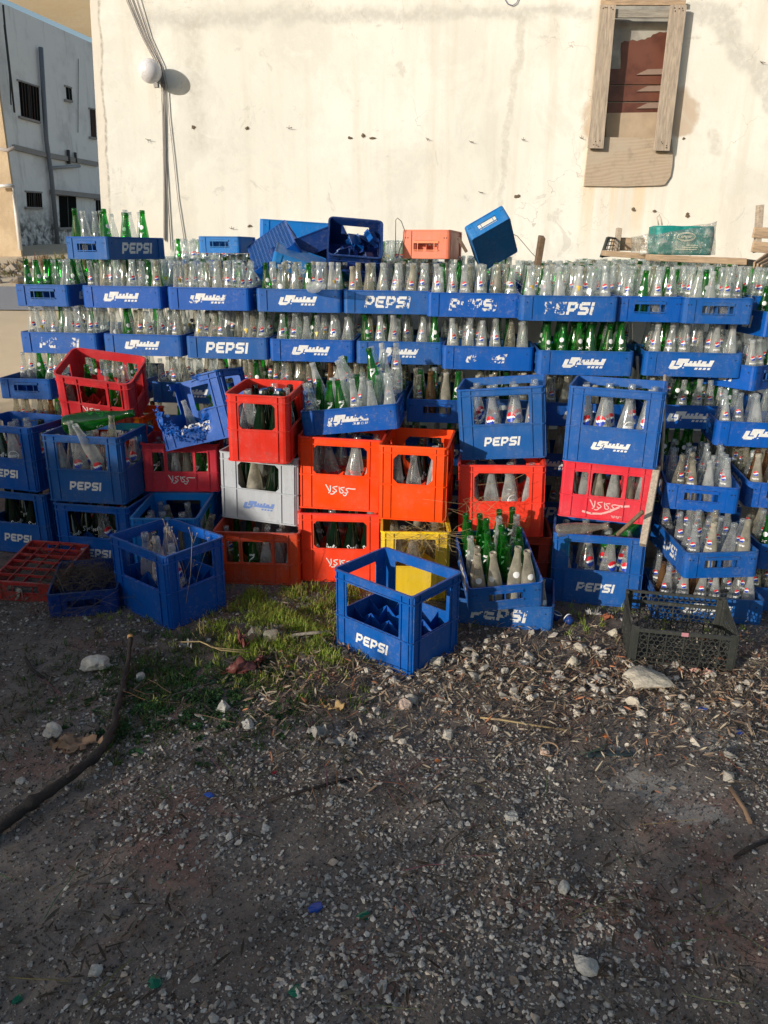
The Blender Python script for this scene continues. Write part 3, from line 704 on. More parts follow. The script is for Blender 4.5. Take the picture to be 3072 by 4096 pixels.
f23=setp(tall_crate(ORNG,h=.36,win=WC,round_=.022),(.589,3.645,.249),(0,-2,-7),'orange red crate carrying the cracked blue PEPSI crate',CF); tfill(f23,'orange crate under the cracked blue crate',[('clear','COKE',.8),('clear','MIR',.2)],seed=26)
f22=setp(tall_crate(BLUE,win=WIN,pr='PEPSI'),(.604,3.72,.622),(1.0,-5.5,-12),'cracked tall blue PEPSI crate tilted on an orange red crate',CF); tfill(f22,'cracked blue crate',[('clear','PEPSI',.45),('clear','ARAB',.4),('clear',None,.15)],seed=28)
f29=setp(tall_crate(BLUE,win=WIN,pr='PEPSI'),(1.025,3.404,0),(0,-1,-13),'tall blue PEPSI crate on the ground under the red crate',CF); tfill(f29,'ground crate under the red script crate',[('clear','PEPSI',.5),('clear','ARAB',.5)],seed=30)
f28=setp(tall_crate(PINK,w=.41,d=.30,h=.275,win=(.1,0,.115,.225),style='four',pr='COKE2',nx=6,ny=4,pm=FAINT),(1.072,3.525,.375),(0,.5,-16),'red crate with faded swoosh and Arabic script between two blue crates',CF); tfill(f28,'red swoosh crate',small_d,.41,.30,6,4,size='S',p=.8,seed=31)
f27=setp(tall_crate(BLUE,win=WIN,pr='ARAB'),(1.066,3.48,.657),(0,.3,-20),'tall blue crate with Arabic lettering on the red swoosh crate',CF); tfill(f27,'blue Arabic crate on the red crate',[('clear','ARAB',.6),('clear','MIR',.3),('clear','PEPSI',.1)],seed=36)
f26=low('Pw',(.54,3.17,0),(0,0,-12),'low blue crate with half worn PEPSI lettering lying on the gravel',CF); fill(f26,.46,.31,'low crate on the gravel',mix=[('dusty','sun',1.)],rows=(0,),p=.5,seed=3,sc=.9,skip=((0,0),(1,0),(2,0),(3,0)))
f25=low('P',(.513,3.16,.17),(-5.9,-10.1,92.5),'low blue crate of green and frosted bottles tipped towards the viewer',CF)
fill(f25,.46,.31,'tipped crate of green bottles',mix=[('green','sprite_s',.46),('dusty','sun',.24),('dusty',None,.15),('clear','sprite_s',.15)],seed=11,front='y',tiltmax=3,vis=lambda r:1.4)
# small upturned red crate with lattice bottom, and blue tray full of twigs
f11=low_crate(MAROON,(None,None),w=.42,d=.30,h=.10,grid=False); setp(f11,(-1.67,3.44,.02),(3,-5,88),'maroon crate lying upside down showing its lattice base',CF)
for ch in list(f11.children):
    if ch.name.startswith('base_panel'): bpy.data.objects.remove(ch)
bm=bmesh.new()
for i in range(7): box(bm,-.205+.41*i/6,0,.093,.004,.29,.014)
for j in range(5): box(bm,0,-.145+.29*j/4,.0935,.41,.004,.0125)
obj('lattice_base',bm,MAROON,f11)
f12=low_crate(NAVY,('ARAB',None),w=.38,d=.29,h=.12,pm=WHITEV); setp(f12,(-1.385,3.27,0),(0,0,90+14),'dark blue crate heaped with dry twigs beside the corner on crate',CF)
TG='old crates thrown on top of the stack'
ZT=Z0+4*DZ+.258
t1=low('P',(-1.575,4.715,ZT),(0,0,64),'low blue PEPSI crate sitting by itself on top of the left end, short end sunlit',TG)
fill(t1,.46,.31,'crate on top of the left end',mix=[('green','seven',.3),('green',None,.2),('clear',None,.4),('clear','pepsi',.1)],p=.62,seed=9,front='y',sc=1.05,vis=lambda r:1.1)
# ------------------------------------------------------------------ emit bottles
# the big green bottle lying on f3 and a few loose ones
def lay(px,py,Y,yaw,size,col,logo,label,tilt=88,z=None,sc=1.):
    p=atY(px,py,Y); 
    if z is not None: p.z=z
    M=Matrix.Translation(p)@Matrix.Rotation(R(yaw),4,'Z')@Matrix.Rotation(R(tilt),4,'Y')@Matrix.Rotation(R(90),4,'Z')@Matrix.Scale(sc,4)
    put_bottle(M,size,col,logo,label,9.)
lay(262,1722,3.76,4,'L','green','SPRITE','large green bottle lying across the top of the blue PEPSI crate',tilt=80,sc=1.12,z=.722)
lay(395,1850,3.72,60,'S','clear','pepsi','small clear bottle leaning against the large lying green bottle',tilt=-28)
lay(330,1865,3.72,60,'S','clear','pepsi','small clear bottle beside the base of the lying green bottle',tilt=-10)
lay(452,1850,3.74,20,'S','dusty',None,'capped dusty bottle standing in the blue PEPSI crate corner',tilt=4)
lay(1245,1150,4.2,-70,'S','clear',None,'clear bottle lying with its mouth to the viewer on top layer',tilt=85)
lay(1545,1560,4.10,8,'L','clear','PEPSI','large clear bottle standing tilted among the small ones',tilt=-6,z=.84,sc=.84)
lay(2415,2200,3.38,5,'S','green','sprite_s','green bottle leaning out of the blue crate beside a burnt stick',tilt=50,z=.23)
lay(2225,2135,3.3,5,'S','dusty','pepsi','dusty bottle lying flat across the rim of the blue ground crate',tilt=86,z=.35)
BOT.sort(key=lambda b:-b['score'])
IND=[b for b in BOT][:300]; REST=BOT[300:]
for b in IND:
    o=bpy.data.objects.new('glass_bottle',BM[(b['size'],b['col'])]); COL.objects.link(o); o.matrix_world=b['M']
    tag(o,b['label'],'bottle','glass soda bottles in the crates')
    if b['logo']:
        c=bpy.data.objects.new('printed_logo',LOGOS[b['logo']]); COL.objects.link(c); c.parent=o
def merge(name,items,mats):
    vs=[];fs=[];mi=[];n=0
    cache={}
    for me,M,off in items:
        if me.name not in cache:
            a=np.empty(len(me.vertices)*3,'f'); me.vertices.foreach_get('co',a)
            cache[me.name]=(a.reshape(-1,3),[tuple(p.vertices) for p in me.polygons],[p.material_index for p in me.polygons])
        a,f,k=cache[me.name]; m=np.array(M,'f')
        vs.append(a@m[:3,:3].T+m[:3,3]); fs+= [tuple(i+n for i in q) for q in f]; mi+=[off[q] for q in k]; n+=len(a)
    me=bpy.data.meshes.new(name); me.from_pydata(np.concatenate(vs).tolist(),[],fs); 
    for m in mats: me.materials.append(m)
    me.polygons.foreach_set('material_index',mi); me.polygons.foreach_set('use_smooth',[True]*len(fs)); me.update()
    o=bpy.data.objects.new(name,me); COL.objects.link(o); return o
gm=[GCL,GDU,GGR,GDG,GBR,LRED,LWHT,LBLU,LYEL]; gi={m.name:i for i,m in enumerate(gm)}
# lighter lathe for the far crowd
LOWS={k:bottle_mesh('bottle_far_'+k.replace(' ','_'),[p for i,p in enumerate(SMALL) if i not in (1,4,6,12,13,14)],10,BM[('S',k)].materials[0]) for k in ('clear','dusty','green','dark green','brown stained')}
items=[]
for b in REST:
    me=LOWS[b['col']] if b['size']=='S' else BM[('L',b['col'])]
    items.append((me,b['M'],{0:gi[me.materials[0].name]}))
    if b['logo']:
        lm=LOGOS[b['logo']]; items.append((lm,b['M'],{i:gi[m.name] for i,m in enumerate(lm.materials)}))
o=merge('glass_bottles_massed',items,gm); tag(o,'mass of clear and green bottles standing in the crates behind the front rows','bottles',kind='stuff')
# ------------------------------------------------------------------ things thrown on top of the stack
def scrap(root,px,py,Y,rot,label,sc=1.):
    p=atY(px,py,Y)
    if len(rot)==2:
        z=Vector(rot[1]).normalized(); y=Vector(rot[0]); y=(y-z*y.dot(z)).normalized(); x=y.cross(z)
        e=Matrix((x,y,z)).transposed().to_euler(); rot=tuple(math.degrees(a) for a in e)
    return setp(root,p,rot,label,TG,sc)
scrap(low_crate(BLUE2,(None,None),grid=True),915,1012,5.05,(0,0,84),'light blue low crate, handle end in view, left of the leaning lattice crate',.8)
scrap(low_crate(BLUE2,(None,None),lattice=True,grid=False),1190,965,5.35,(0,3,4),'long light blue crate lying behind the leaning lattice crate')
scrap(low_crate(BLUE,(None,None),lattice=True,grid=True),1080,978,4.75,((.80,0,.60),(.50,.4,-.76)),'blue crate leaning on edge with its lattice base to the viewer',.9)
scrap(low_crate(NAVY,(None,None),lattice=True,grid=False),1215,985,4.85,(25,160,20),'dark blue broken lattice crate upside down between leaning crates')
scrap(low_crate(BLUE2,('PEPSI','PEPSI'),pm=WHITEW,w=.36,d=.2,h=.11,grid=False),1205,1020,4.55,(200,18,8),'broken light blue crate piece with upside down PEPSI letters',.8)
t3=scrap(tall_crate(NAVY,w=.34,d=.30,h=.24,win=(.09,0,.10,.18),grid=False,rw=.02),1412,1052,4.62,(48,4,4),'dark blue crate tipped open to the viewer, full of broken plastic pieces',.86)
rg=random.Random(3)
for k in range(16):
    bm=bmesh.new(); a=rg.uniform(0,3.14); Mx=Euler((rg.uniform(-1,1),rg.uniform(-1,1),a)).to_matrix().to_4x4(); Mx.translation=(rg.uniform(-.10,.10),rg.uniform(-.09,.09),rg.uniform(.05,.20))
    L=rg.uniform(.07,.16); h=rg.uniform(.03,.07)
    box(bm,0,0,0,L,.003,h,Mx); box(bm,0,.014,0,.003,.03,h*.96,Mx); 
    if k%2: box(bm,L/3,-.012,0,.003,.02,h*.9,Mx)
    o=obj('broken_piece',bm,NAVY if k%3 else BLUE,None); o.matrix_world=Matrix.Translation(t3.location)@t3.rotation_euler.to_matrix().to_4x4()@Matrix.Scale(.86,4)
    tag(o,'piece of broken blue bottle divider heaped inside the tipped dark blue crate','plastic piece','broken divider pieces in the tipped crate')
scrap(low_crate(SALM,(None,None),w=.36,d=.27,h=.155),1730,1036,4.75,(0,1,74),'faded salmon pink crate on the bottle tops near the middle')
scrap(low_crate(BLUE2,(None,None),grid=False,h=.13),1982,985,4.6,((-.87,0,-.49),(-.392,.578,.696)),'blue crate propped up on its side with a sunlit handle end and dark base',.74)
# ------------------------------------------------------------------ wood and odd things on top
def wood(name,col,sc=(3,3,40),rough=.8,horiz=True):
    m,t=mat(name); tc=t.n('ShaderNodeTexCoord').outputs['Object']
    mp=t.n('ShaderNodeMapping',{'Vector':tc,'Scale':sc}).outputs[0]
    n=t.noise(mp,3.,5.,.65,.4); n2=t.noise(t.n('ShaderNodeNewGeometry').outputs['Position'],14.,3.)
    c=t.mix(t.mr(n,.3,.7),tuple(x*.55 for x in col),col); c=t.mix(t.mr(n2,.5,.75),c,tuple(x*.7+.03 for x in col))
    t.out(t.bsdf(c,rough,t.bump(n,.35,.003))); return m
WOODX=wood('weathered_wood',(.52,.37,.24),(3,30,30)); WOODZ=wood('weathered_wood_upright',(.50,.41,.32),(30,30,3)); WOODD=wood('dark_old_wood',(.20,.13,.08),(20,20,3))
def plank(name,p0,p1,wd,th,m,label,cat='plank',group=None,up=Vector((0,0,1)),parent=None):
    p0,p1=Vector(p0),Vector(p1); ax=(p1-p0); L=ax.length; x=ax.normalized(); y=x.cross(up); 
    if y.length<.1: y=x.cross(Vector((0,1,0)))
    y.normalize(); z=y.cross(x)*-1
    z=x.cross(y)
    M=Matrix((x,y,z)).transposed().to_4x4(); M.translation=(p0+p1)/2
    bm=bmesh.new(); box(bm,0,0,0,L,th,wd)
    for e in bm.verts:
        e.co+=Vector((noise.noise(e.co*31)*.006,0,noise.noise(e.co*17)*.004))
    bmesh.ops.bevel(bm,geom=bm.edges[:],offset=.0025,segments=1,affect='EDGES')
    o=obj(name,bm,m,None); o.matrix_world=M
    if parent: o.parent=parent
    elif label: tag(o,label,cat,group)
    return o
ZB=ZT
yb=4.65
bx=empty('wooden_fruit_box',atY(2560,1020,yb)); tag(bx,'broken wooden box with an upright post under the teal package','box')
def P(px,py,Y): return atY(px,py,Y)
def sub(root,o): 
    M=o.matrix_world.copy(); o.parent=root; o.matrix_parent_inverse=Matrix.Translation(root.location).inverted(); return o
sub(bx,plank('side_slat',P(2445,975,yb+.25),P(2600,978,yb+.25),.075,.012,WOODX,None))
sub(bx,plank('bottom_slat',P(2412,1012,yb),P(2640,1030,yb),.03,.08,WOODX,None))
sub(bx,plank('corner_post',P(2476,912,yb+.22),P(2465,1020,yb+.22),.03,.03,WOODZ,None))
sub(bx,plank('corner_post',P(2775,905,yb+.22),P(2770,1020,yb+.22),.03,.03,WOODZ,None))
plank('plank',P(2590,1030,yb-.15),P(2975,1047,yb-.2),.035,.10,WOODX,'long pale plank laid over bottle tops under the teal package')
plank('plank_end',P(2965,1050,yb-.22),P(3020,1056,yb-.2),.04,.06,BLK,'short black block at the end of the long pale plank','block')
plank('wooden_stake',P(2168,945,4.3),P(2150,1062,4.35),.045,.03,WOODD,'pointed dark wooden stake standing among the bottle necks','stake')
# black lattice crate end peeping out at the left of the wooden box
bm=bmesh.new(); pL=P(2405,1030,yb+.05); pT=P(2432,950,yb+.05); pR=P(2475,955,yb+.3); pR2=P(2470,1020,yb+.3)
tube(bm,[pL,pT],.011,6); tube(bm,[pT,pR],.006,6); tube(bm,[pL+Vector((0,0,.005)),pR2],.006,6)
for k in range(1,5):
    tube(bm,[pL.lerp(pT,k/5),pR2.lerp(pR,k/5)],.0025,5); tube(bm,[pL.lerp(pR2,k/5),pT.lerp(pR,k/5)],.0025,5)
tag(obj('crate_fragment',bm,BLK),'black plastic lattice crate panel leaning at the left of the wooden box','crate panel')
# teal package wrapped in plastic
TEAL,t=mat('teal_card'); geo=t.n('ShaderNodeNewGeometry').outputs['Position']; n=t.noise(geo,16.,4.)
t.out(t.bsdf(t.mix(n,(.0,.16,.15),(.01,.27,.24)),.5,t.bump(t.noise(geo,25.,3.),.5,.02)))
WRAP,t=mat('clear_wrap'); geo=t.n('ShaderNodeNewGeometry').outputs['Position']
g=t.n('ShaderNodeBsdfGlossy',{'Roughness':.12,'Normal':t.bump(t.noise(geo,30.,4.,.6),.9,.02)}); tr=t.n('ShaderNodeBsdfTransparent',{'Color':(.93,.94,.93,1)})
df=t.n('ShaderNodeBsdfDiffuse',{'Color':(.75,.72,.66,1)})
t.out(t.n('ShaderNodeMixShader',{0:t.mr(t.noise(geo,22.,3.),.45,.7,.05,.38),1:t.n('ShaderNodeMixShader',{0:.22,1:tr,2:g}),2:df}))
CARD=flat('brown_card',(.42,.28,.17),.8)
pk=empty('teal_package',P(2690,1020,yb)); tag(pk,'teal printed package of empty bottles in torn clear wrap on the wooden box','package')
def puffy(w,d,h,seed,amp,n=10,taper=0):
    bm=bmesh.new(); bmesh.ops.create_cube(bm,size=1.); bmesh.ops.subdivide_edges(bm,edges=bm.edges[:],cuts=n,use_grid_fill=True)
    for v in bm.verts:
        c=v.co.copy(); q=Vector((c.x*w,c.y*d,(c.z+.5)*h)); nn=noise.noise_vector(q*9+Vector((seed,0,0)))
        k=1-(.12 if abs(c.x)>.45 else 0)
        v.co=Vector((q.x+nn.x*amp,q.y*k+nn.y*amp,q.z*(1-taper*(.5-c.x)*max(0,c.z+.5)) +nn.z*amp*min(1,c.z+.5)))
    return bm
o=obj('card_body',puffy(.32,.16,.155,1,.010),TEAL,pk,True); o.location=(.03,0,0)
o=obj('plastic_wrap',puffy(.42,.19,.172,4,.016,12,.45),WRAP,pk,True); o.location=(-.005,0,.002)
bm=bmesh.new(); ell=[(.05*math.cos(a),.022*math.sin(a)) for a in [i*math.pi/10 for i in range(21)]]
M=Matrix.Translation((.03,-.097,.098)); ribbon(bm,ell,.004,M); ribbon(bm,[(x*.8,z*.8) for x,z in ell],.0022,M)
bitmap(bm,word('AMAR'),0,.0,.06,.014,M,.1)
for k,(x,z,w_) in enumerate([(.045,-.045,.07),(.03,-.056,.09),(.01,-.067,.12),(.11,.0,.03)]):
    for q in range(int(w_/.006)): box(bm,x-w_/2+.006*q,0,z,.0035,.0006,.005 if q%3 else .003,M)
obj('printed_lettering',bm,flat('package_print',(.72,.70,.55)),pk)
bm=bmesh.new(); tube(bm,[(-.10,0,.16),(-.115,0,.20),(-.105,0,.215),(-.09,0,.19),(-.08,0,.16)],.004,6); obj('carry_handle',bm,flat('handle_tape',(.6,.5,.4)),pk)
# wooden crate at the right border
wc=empty('wooden_crate',P(3050,1010,4.4)); tag(wc,'slatted wooden fruit crate with one long upright at the right border','crate')
for a,b,w_ in (((3012,928),(3140,938),.055),((3008,985),(3140,998),.055)): sub(wc,plank('slat',P(*a,4.4),P(*b,4.4),w_,.012,WOODX,None))
sub(wc,plank('corner_post',P(3040,820,4.42),P(3026,1010,4.42),.035,.03,WOODZ,None)); sub(wc,plank('corner_post',P(3130,880,4.62),P(3120,1010,4.62),.03,.03,WOODZ,None))
for k in range(3): plank('broken_stick',P(3015+k*14,1062+6*k,4.25-.05*k),P(3100+k*16,1000+14*k,4.5),.035,.01,WOODX,'broken wooden slat slanting under the crate at the right border','slat','broken slats under the wooden crate')
# wires
WIRE=flat('rusty_wire',(.10,.07,.05),.6)
def wire(pts,r,label,m=None,name='wire',cat='wire'):
    bm=bmesh.new(); tube(bm,pts,r,5); return tag(obj(name,bm,m or WIRE),label,cat)
wire([P(*q,4.6) for q in ((1580,1030),(1582,960),(1583,880),(1590,872),(1605,885),(1618,920),(1612,960),(1598,1000),(1592,1030))],.0022,'thin wire loop sticking up among the necks left of the salmon crate')
wire([P(*q,4.6) for q in ((2040,930),(2070,945),(2100,980),(2125,1010),(2150,1035))],.0018,'thin wire curling down right of the propped up blue crate')
plank('stick',P(1832,950,4.6),P(1868,1010,4.6),.018,.015,WOODD,'short dark stick leaning left of the propped up blue crate','stick')
plank('wooden_post',P(2628,1870,3.32),P(2572,2180,3.12),.045,.03,WOODZ,'pale wooden batten leaning beside the red swoosh crate','post')
wire([P(2660,1500,3.62),P(2655,1700,3.5),P(2645,1880,3.38)],.008,'thin weathered stick standing behind the pale batten',WOODZ,'stick','stick')
plank('burnt_stick',P(2572,2045,3.1),P(2470,2140,3.22),.016,.014,WOODD,'burnt stick poking out of the blue crate beside a green bottle','stick')
wire([P(2548,1425,3.9),P(2552,1500,3.9),P(2553,1580,3.9)],.009,'grey cable hanging in the gap of the second layer',flat('grey_cable',(.30,.28,.25)),'cable','cable')
# twigs on the dark blue tray
def twigs(name,c,r,n,h,label,m,seed=1,L=.10):
    rg=random.Random(seed); bm=bmesh.new()
    for i in range(n):
        a=rg.uniform(0,6.28); q=math.sqrt(rg.random()); p=Vector((c[0]+math.cos(a)*q*r[0],c[1]+math.sin(a)*q*r[1],c[2]+rg.random()*h*(1-q*q)))
        d=Vector((rg.gauss(0,1),rg.gauss(0,1),rg.gauss(0,.35))).normalized(); l=L*rg.uniform(.4,1.3)
        k=Vector((rg.gauss(0,1),rg.gauss(0,1),rg.gauss(0,.6)))*l*.18
        tube(bm,[p,p+d*l*.5+k,p+d*l],rg.uniform(.0005,.0011),3,False)
    return tag(obj(name,bm,m),label,'twigs',kind='stuff')
TWIG=flat('dry_twig',(.11,.085,.065),.9); STRAW=flat('straw',(.36,.27,.13),.9)
twigs('dry_twigs',(-1.40,3.25,.11),(.15,.11),420,.08,'tangle of thin dry twigs heaped in the dark blue crate',TWIG,1,.09)
twigs('dry_twigs',(-1.55,3.25,.05),(.40,.30),260,.14,'thin dry stems lying over the crates in the shade',TWIG,2,.22)
twigs('dry_grass',(.22,3.29,.30),(.10,.05),90,.10,'dry straw spilling over the yellow crate',STRAW,3,.16)
twigs('dry_grass',(.42,3.30,.40),(.06,.05),28,.18,'dry stalks rising between the yellow crate and its neighbour',STRAW,4,.20)
twigs('dry_grass',(.50,3.05,.14),(.10,.05),90,.04,'dry straw caught in the low crate on the gravel',STRAW,5,.08)
bm=bmesh.new(); rg=random.Random(8)
for i in range(14):
    p=Vector((-.93+rg.uniform(-.08,.08),3.08+rg.uniform(-.08,.08),.05)); tip=p+Vector((rg.uniform(-.1,.1),rg.uniform(-.05,.05),rg.uniform(.25,.40)))
    tube(bm,[p,p.lerp(tip,.5)+Vector((rg.uniform(-.02,.02),0,0)),tip],.0012,4,False)
    for k in range(3):
        q=tip+Vector((rg.uniform(-.02,.02),0,rg.uniform(-.04,.02))); tube(bm,[tip-Vector((0,0,.05)),q],.0008,3,False); bmesh.ops.create_icosphere(bm,subdivisions=1,radius=.0035,matrix=Matrix.Translation(q))
tag(obj('dry_plant',bm,flat('dry_stem',(.33,.27,.20),.9)),'dry seed stalks growing up through the corner on shaded crate','plant')
# ------------------------------------------------------------------ black lattice produce crate
pc=empty('lattice_crate',(1.215,2.82,0),(0,0,R(-11))); tag(pc,'black plastic lattice produce crate standing on the stones at the front right','crate')
w,d,h=.40,.27,.155
def hexpanel(bm,w_,z0,z1,M,s=.0125,th=.0028):
    dx=s*math.sqrt(3); dz=s*1.5; j=0; z=z0+s*.8
    edges=set()
    while z<z1-.001:
        x=-w_/2+(dx/2 if j%2 else 0)
        while x<w_/2-.001:
            pts=[(round(x+s*math.sin(math.pi/3*k),5),round(z+s*math.cos(math.pi/3*k),5)) for k in range(6)]
            for a,b in zip(pts,pts[1:]+pts[:1]): edges.add((a,b) if a<b else (b,a))
            x+=dx
        z+=dz; j+=1
    seen=set()
    for (a,b) in edges:
        k=(round((a[0]+b[0])*500),round((a[1]+b[1])*500))
        if k in seen: continue
        seen.add(k)
        a2=Vector((a[0],0,a[1])); b2=Vector((b[0],0,b[1]))
        if max(a[1],b[1])>z1 or min(a[1],b[1])<z0 or max(abs(a[0]),abs(b[0]))>w_/2: continue
        n=(b2-a2).cross(Vector((0,1,0))).normalized()*th/2
        vs=[bm.verts.new(M@(p+q+Vector((0,y,0)))) for y in (-.0015,.0015) for p,q in ((a2,-n),(a2,n),(b2,n),(b2,-n))]
        for f in ((0,1,2,3),(7,6,5,4),(1,5,6,2),(0,3,7,4)): bm.faces.new([vs[i] for i in f])
for side,L in (('f',w),('b',w),('l',d),('r',d)):
    bm=bmesh.new(); M=side_M(side,w,d,0); hexpanel(bm,L-.03,.012,h-.012,M)
    box(bm,0,0,.007,L-.028,.006,.012,M); box(bm,0,-.001,h-.008,L-.028,.010,.014,M)
    for k in range(-2,3): box(bm,k*L/6,-.0025,h/2,.004,.006,h-.02,M)
    obj('lattice_side',bm,BLK,pc)
for sx in (-1,1):
    for sy in (-1,1):
        bm=bmesh.new(); hh=h+(.046 if sy>0 else .010)
        box(bm,sx*(w/2-.004),sy*(d/2-.012),hh/2,.012,.030,hh); box(bm,sx*(w/2-.017),sy*(d/2+.001),hh/2-.0015,.026,.009,hh-.004)
        bmesh.ops.bevel(bm,geom=bm.edges[:],offset=.002,segments=1,affect='EDGES'); obj('corner_post',bm,BLK,pc)
bm=bmesh.new(); M=side_M('b',w,d,0); hexpanel(bm,w-.03,h-.004,h+.040,M); box(bm,0,-.001,h+.038,w-.028,.009,.011,M); obj('back_rail',bm,BLK,pc)
for sx in (-1,1):   # end walls sweep up to the tall back corners
    bm=bmesh.new(); M=side_M('r' if sx>0 else 'l',w,d,0); P_=[]
    for k in range(13):
        f=k/12; x0=-d/2+.02+(d-.04)*f; back=f if sx>0 else 1-f; P_.append((x0,h-.004,h+.004+.036*back))
    for (xa_,z0_,z1_),(xb_,z2_,z3_) in zip(P_,P_[1:]):
        vs=[bm.verts.new(M@Vector((x,y,z))) for y in (-.002,.002) for x,z in ((xa_,z0_),(xb_,z2_),(xb_,z3_),(xa_,z1_))]
        for f_ in ((0,1,2,3),(7,6,5,4),(3,2,6,7)): bm.faces.new([vs[i_] for i_ in f_])
    obj('end_wall',bm,BLK,pc)
bm=bmesh.new(); hexpanel(bm,w-.03,-d/2+.01,d/2-.01,Matrix.Rotation(-math.pi/2,4,'X')@Matrix.Translation((0,0,0))); 
o=obj('lattice_base',bm,BLK,pc); o.location=(0,0,.012)
bm=bmesh.new(); box(bm,.0,-d/2-.0065,h-.008,.026,.001,.016); obj('price_sticker',bm,flat('pink_sticker',(.5,.22,.25)),pc)
# ------------------------------------------------------------------ main building wall
WY=6.2
def W(px,py): 
    p=atY(px,py,WY); return (p.x,p.z)
wm,t=mat('cream_render')
geo=t.n('ShaderNodeNewGeometry').outputs['Position']; sx=t.n('ShaderNodeSeparateXYZ',{0:geo}); X,Z=sx.outputs[0],sx.outputs[2]
nb=t.noise(geo,1.1,4.,.55); nf=t.noise(geo,26.,5.,.65); nm=t.noise(geo,6.,4.,.6)
wx=t.m('ADD',X,t.m('MULTIPLY',t.m('SUBTRACT',nm,.5),.16)); wz=t.m('ADD',Z,t.m('MULTIPLY',t.m('SUBTRACT',t.noise(t.n('ShaderNodeMapping',{'Vector':geo,'Location':(9,4,2)}).outputs[0],6.,4.,.6),.5),.16))
def seg(a,b,wd,soft=.5):
    (x0,z0),(x1,z1)=W(*a),W(*b); dx,dz=x1-x0,z1-z0; L2=dx*dx+dz*dz
    px_=t.m('SUBTRACT',wx,x0); pz_=t.m('SUBTRACT',wz,z0)
    k=t.m('MINIMUM',t.m('MAXIMUM',t.m('DIVIDE',t.m('ADD',t.m('MULTIPLY',px_,dx),t.m('MULTIPLY',pz_,dz)),L2),0.),1.)
    ex=t.m('SUBTRACT',px_,t.m('MULTIPLY',k,dx)); ez=t.m('SUBTRACT',pz_,t.m('MULTIPLY',k,dz))
    D=t.m('SQRT',t.m('ADD',t.m('MULTIPLY',ex,ex),t.m('MULTIPLY',ez,ez)))
    return t.mr(D,wd*(1-soft),wd*(1+soft),1.,0.)
def mx(*a):
    r=a[0]
    for q in a[1:]: r=t.m('MAXIMUM',r,q)
    return r
damp=mx(seg((540,85),(1150,62),.055,.8),seg((1150,62),(2360,45),.035,.8),seg((2780,40),(2890,60),.06),seg((2890,60),(2950,200),.075),seg((2950,200),(3090,320),.08),seg((3040,330),(3090,430),.06))
vert=mx(seg((2090,70),(2060,330),.035),seg((2060,330),(2020,560),.028),seg((2020,560),(2005,860),.022),seg((775,100),(790,560),.07,.8),seg((2860,540),(2864,590),.045))
basec=t.mix(t.mr(nb,.3,.7),(.73,.715,.65),(.84,.825,.765))
c=t.mix(t.m('MULTIPLY',t.mr(Z,1.4,2.5,1.,0.),t.mr(t.noise(geo,.9,3.),.4,.65,.15,.6)),basec,(.82,.73,.60))
c=t.mix(t.m('MULTIPLY',t.mr(t.noise(t.n('ShaderNodeMapping',{'Vector':geo,'Location':(3,1,7)}).outputs[0],3.5,5.,.7),.52,.72),.22),c,(.60,.57,.50))
strk=t.noise(t.n('ShaderNodeMapping',{'Vector':geo,'Scale':(7.,1.,.5)}).outputs[0],1.,4.,.6)
c=t.mix(t.m('MULTIPLY',t.mr(strk,.48,.72),.42),c,(.62,.57,.48))
c=t.mix(t.m('MULTIPLY',damp,t.mr(nf,.25,.6,.22,.52)),c,(.42,.41,.38))
c=t.mix(t.m('MULTIPLY',vert,t.mr(nf,.25,.65,.15,.55)),c,(.50,.47,.41))
c=t.mix(t.m('MULTIPLY',t.mr(nf,.60,.72),.10),c,(.45,.42,.36))
ptch=mx(seg((2390,470),(2395,490),.13,.2),seg((2720,430),(2715,470),.12,.2)); c=t.mix(t.m('MULTIPLY',ptch,.8),c,(.50,.38,.27))
# old repairs, trowel marks and hairline cracks
rp=t.noise(t.n('ShaderNodeMapping',{'Vector':geo,'Scale':(1.3,1.,.9),'Location':(4,4,4)}).outputs[0],1.6,6.,.72,.5); c=t.mix(t.m('MULTIPLY',t.mr(rp,.50,.60),.30),c,(.60,.585,.53))
rp2=t.noise(t.n('ShaderNodeMapping',{'Vector':geo,'Location':(14,4,8)}).outputs[0],3.4,6.,.75,.8); c=t.mix(t.m('MULTIPLY',t.mr(rp2,.60,.66),.45),c,(.50,.48,.43)); c=t.mix(t.m('MULTIPLY',t.mr(rp2,.30,.40,1.,0.),.35),c,(.88,.86,.80))
ck=t.n('ShaderNodeTexVoronoi',{'Vector':t.n('ShaderNodeVectorMath',{0:geo,1:t.n('ShaderNodeTexNoise',{'Vector':geo,'Scale':3.,'Detail':4.}).outputs['Color']},operation='ADD').outputs[0],'Scale':1.1},feature='DISTANCE_TO_EDGE').outputs[0]
crk=t.m('MULTIPLY',t.mr(ck,.0,.006,1.,0.),t.mr(nb,.5,.6)); c=t.mix(t.m('MULTIPLY',crk,.55),c,(.32,.29,.25))
# rain streaks below the window board
(xa,za),(xb,zb)=W(2330,745),W(2600,745)
band=t.m('MULTIPLY',t.m('MULTIPLY',t.mr(X,xa-.03,xa+.03),t.mr(X,xb-.05,xb+.08,1.,0.)),t.mr(Z,za-.65,za,.0,1.))
c=t.mix(t.m('MULTIPLY',band,t.mr(t.noise(t.n('ShaderNodeMapping',{'Vector':geo,'Scale':(22.,1.,.6)}).outputs[0],1.,3.),.4,.65,.1,.6)),c,(.74,.55,.33))
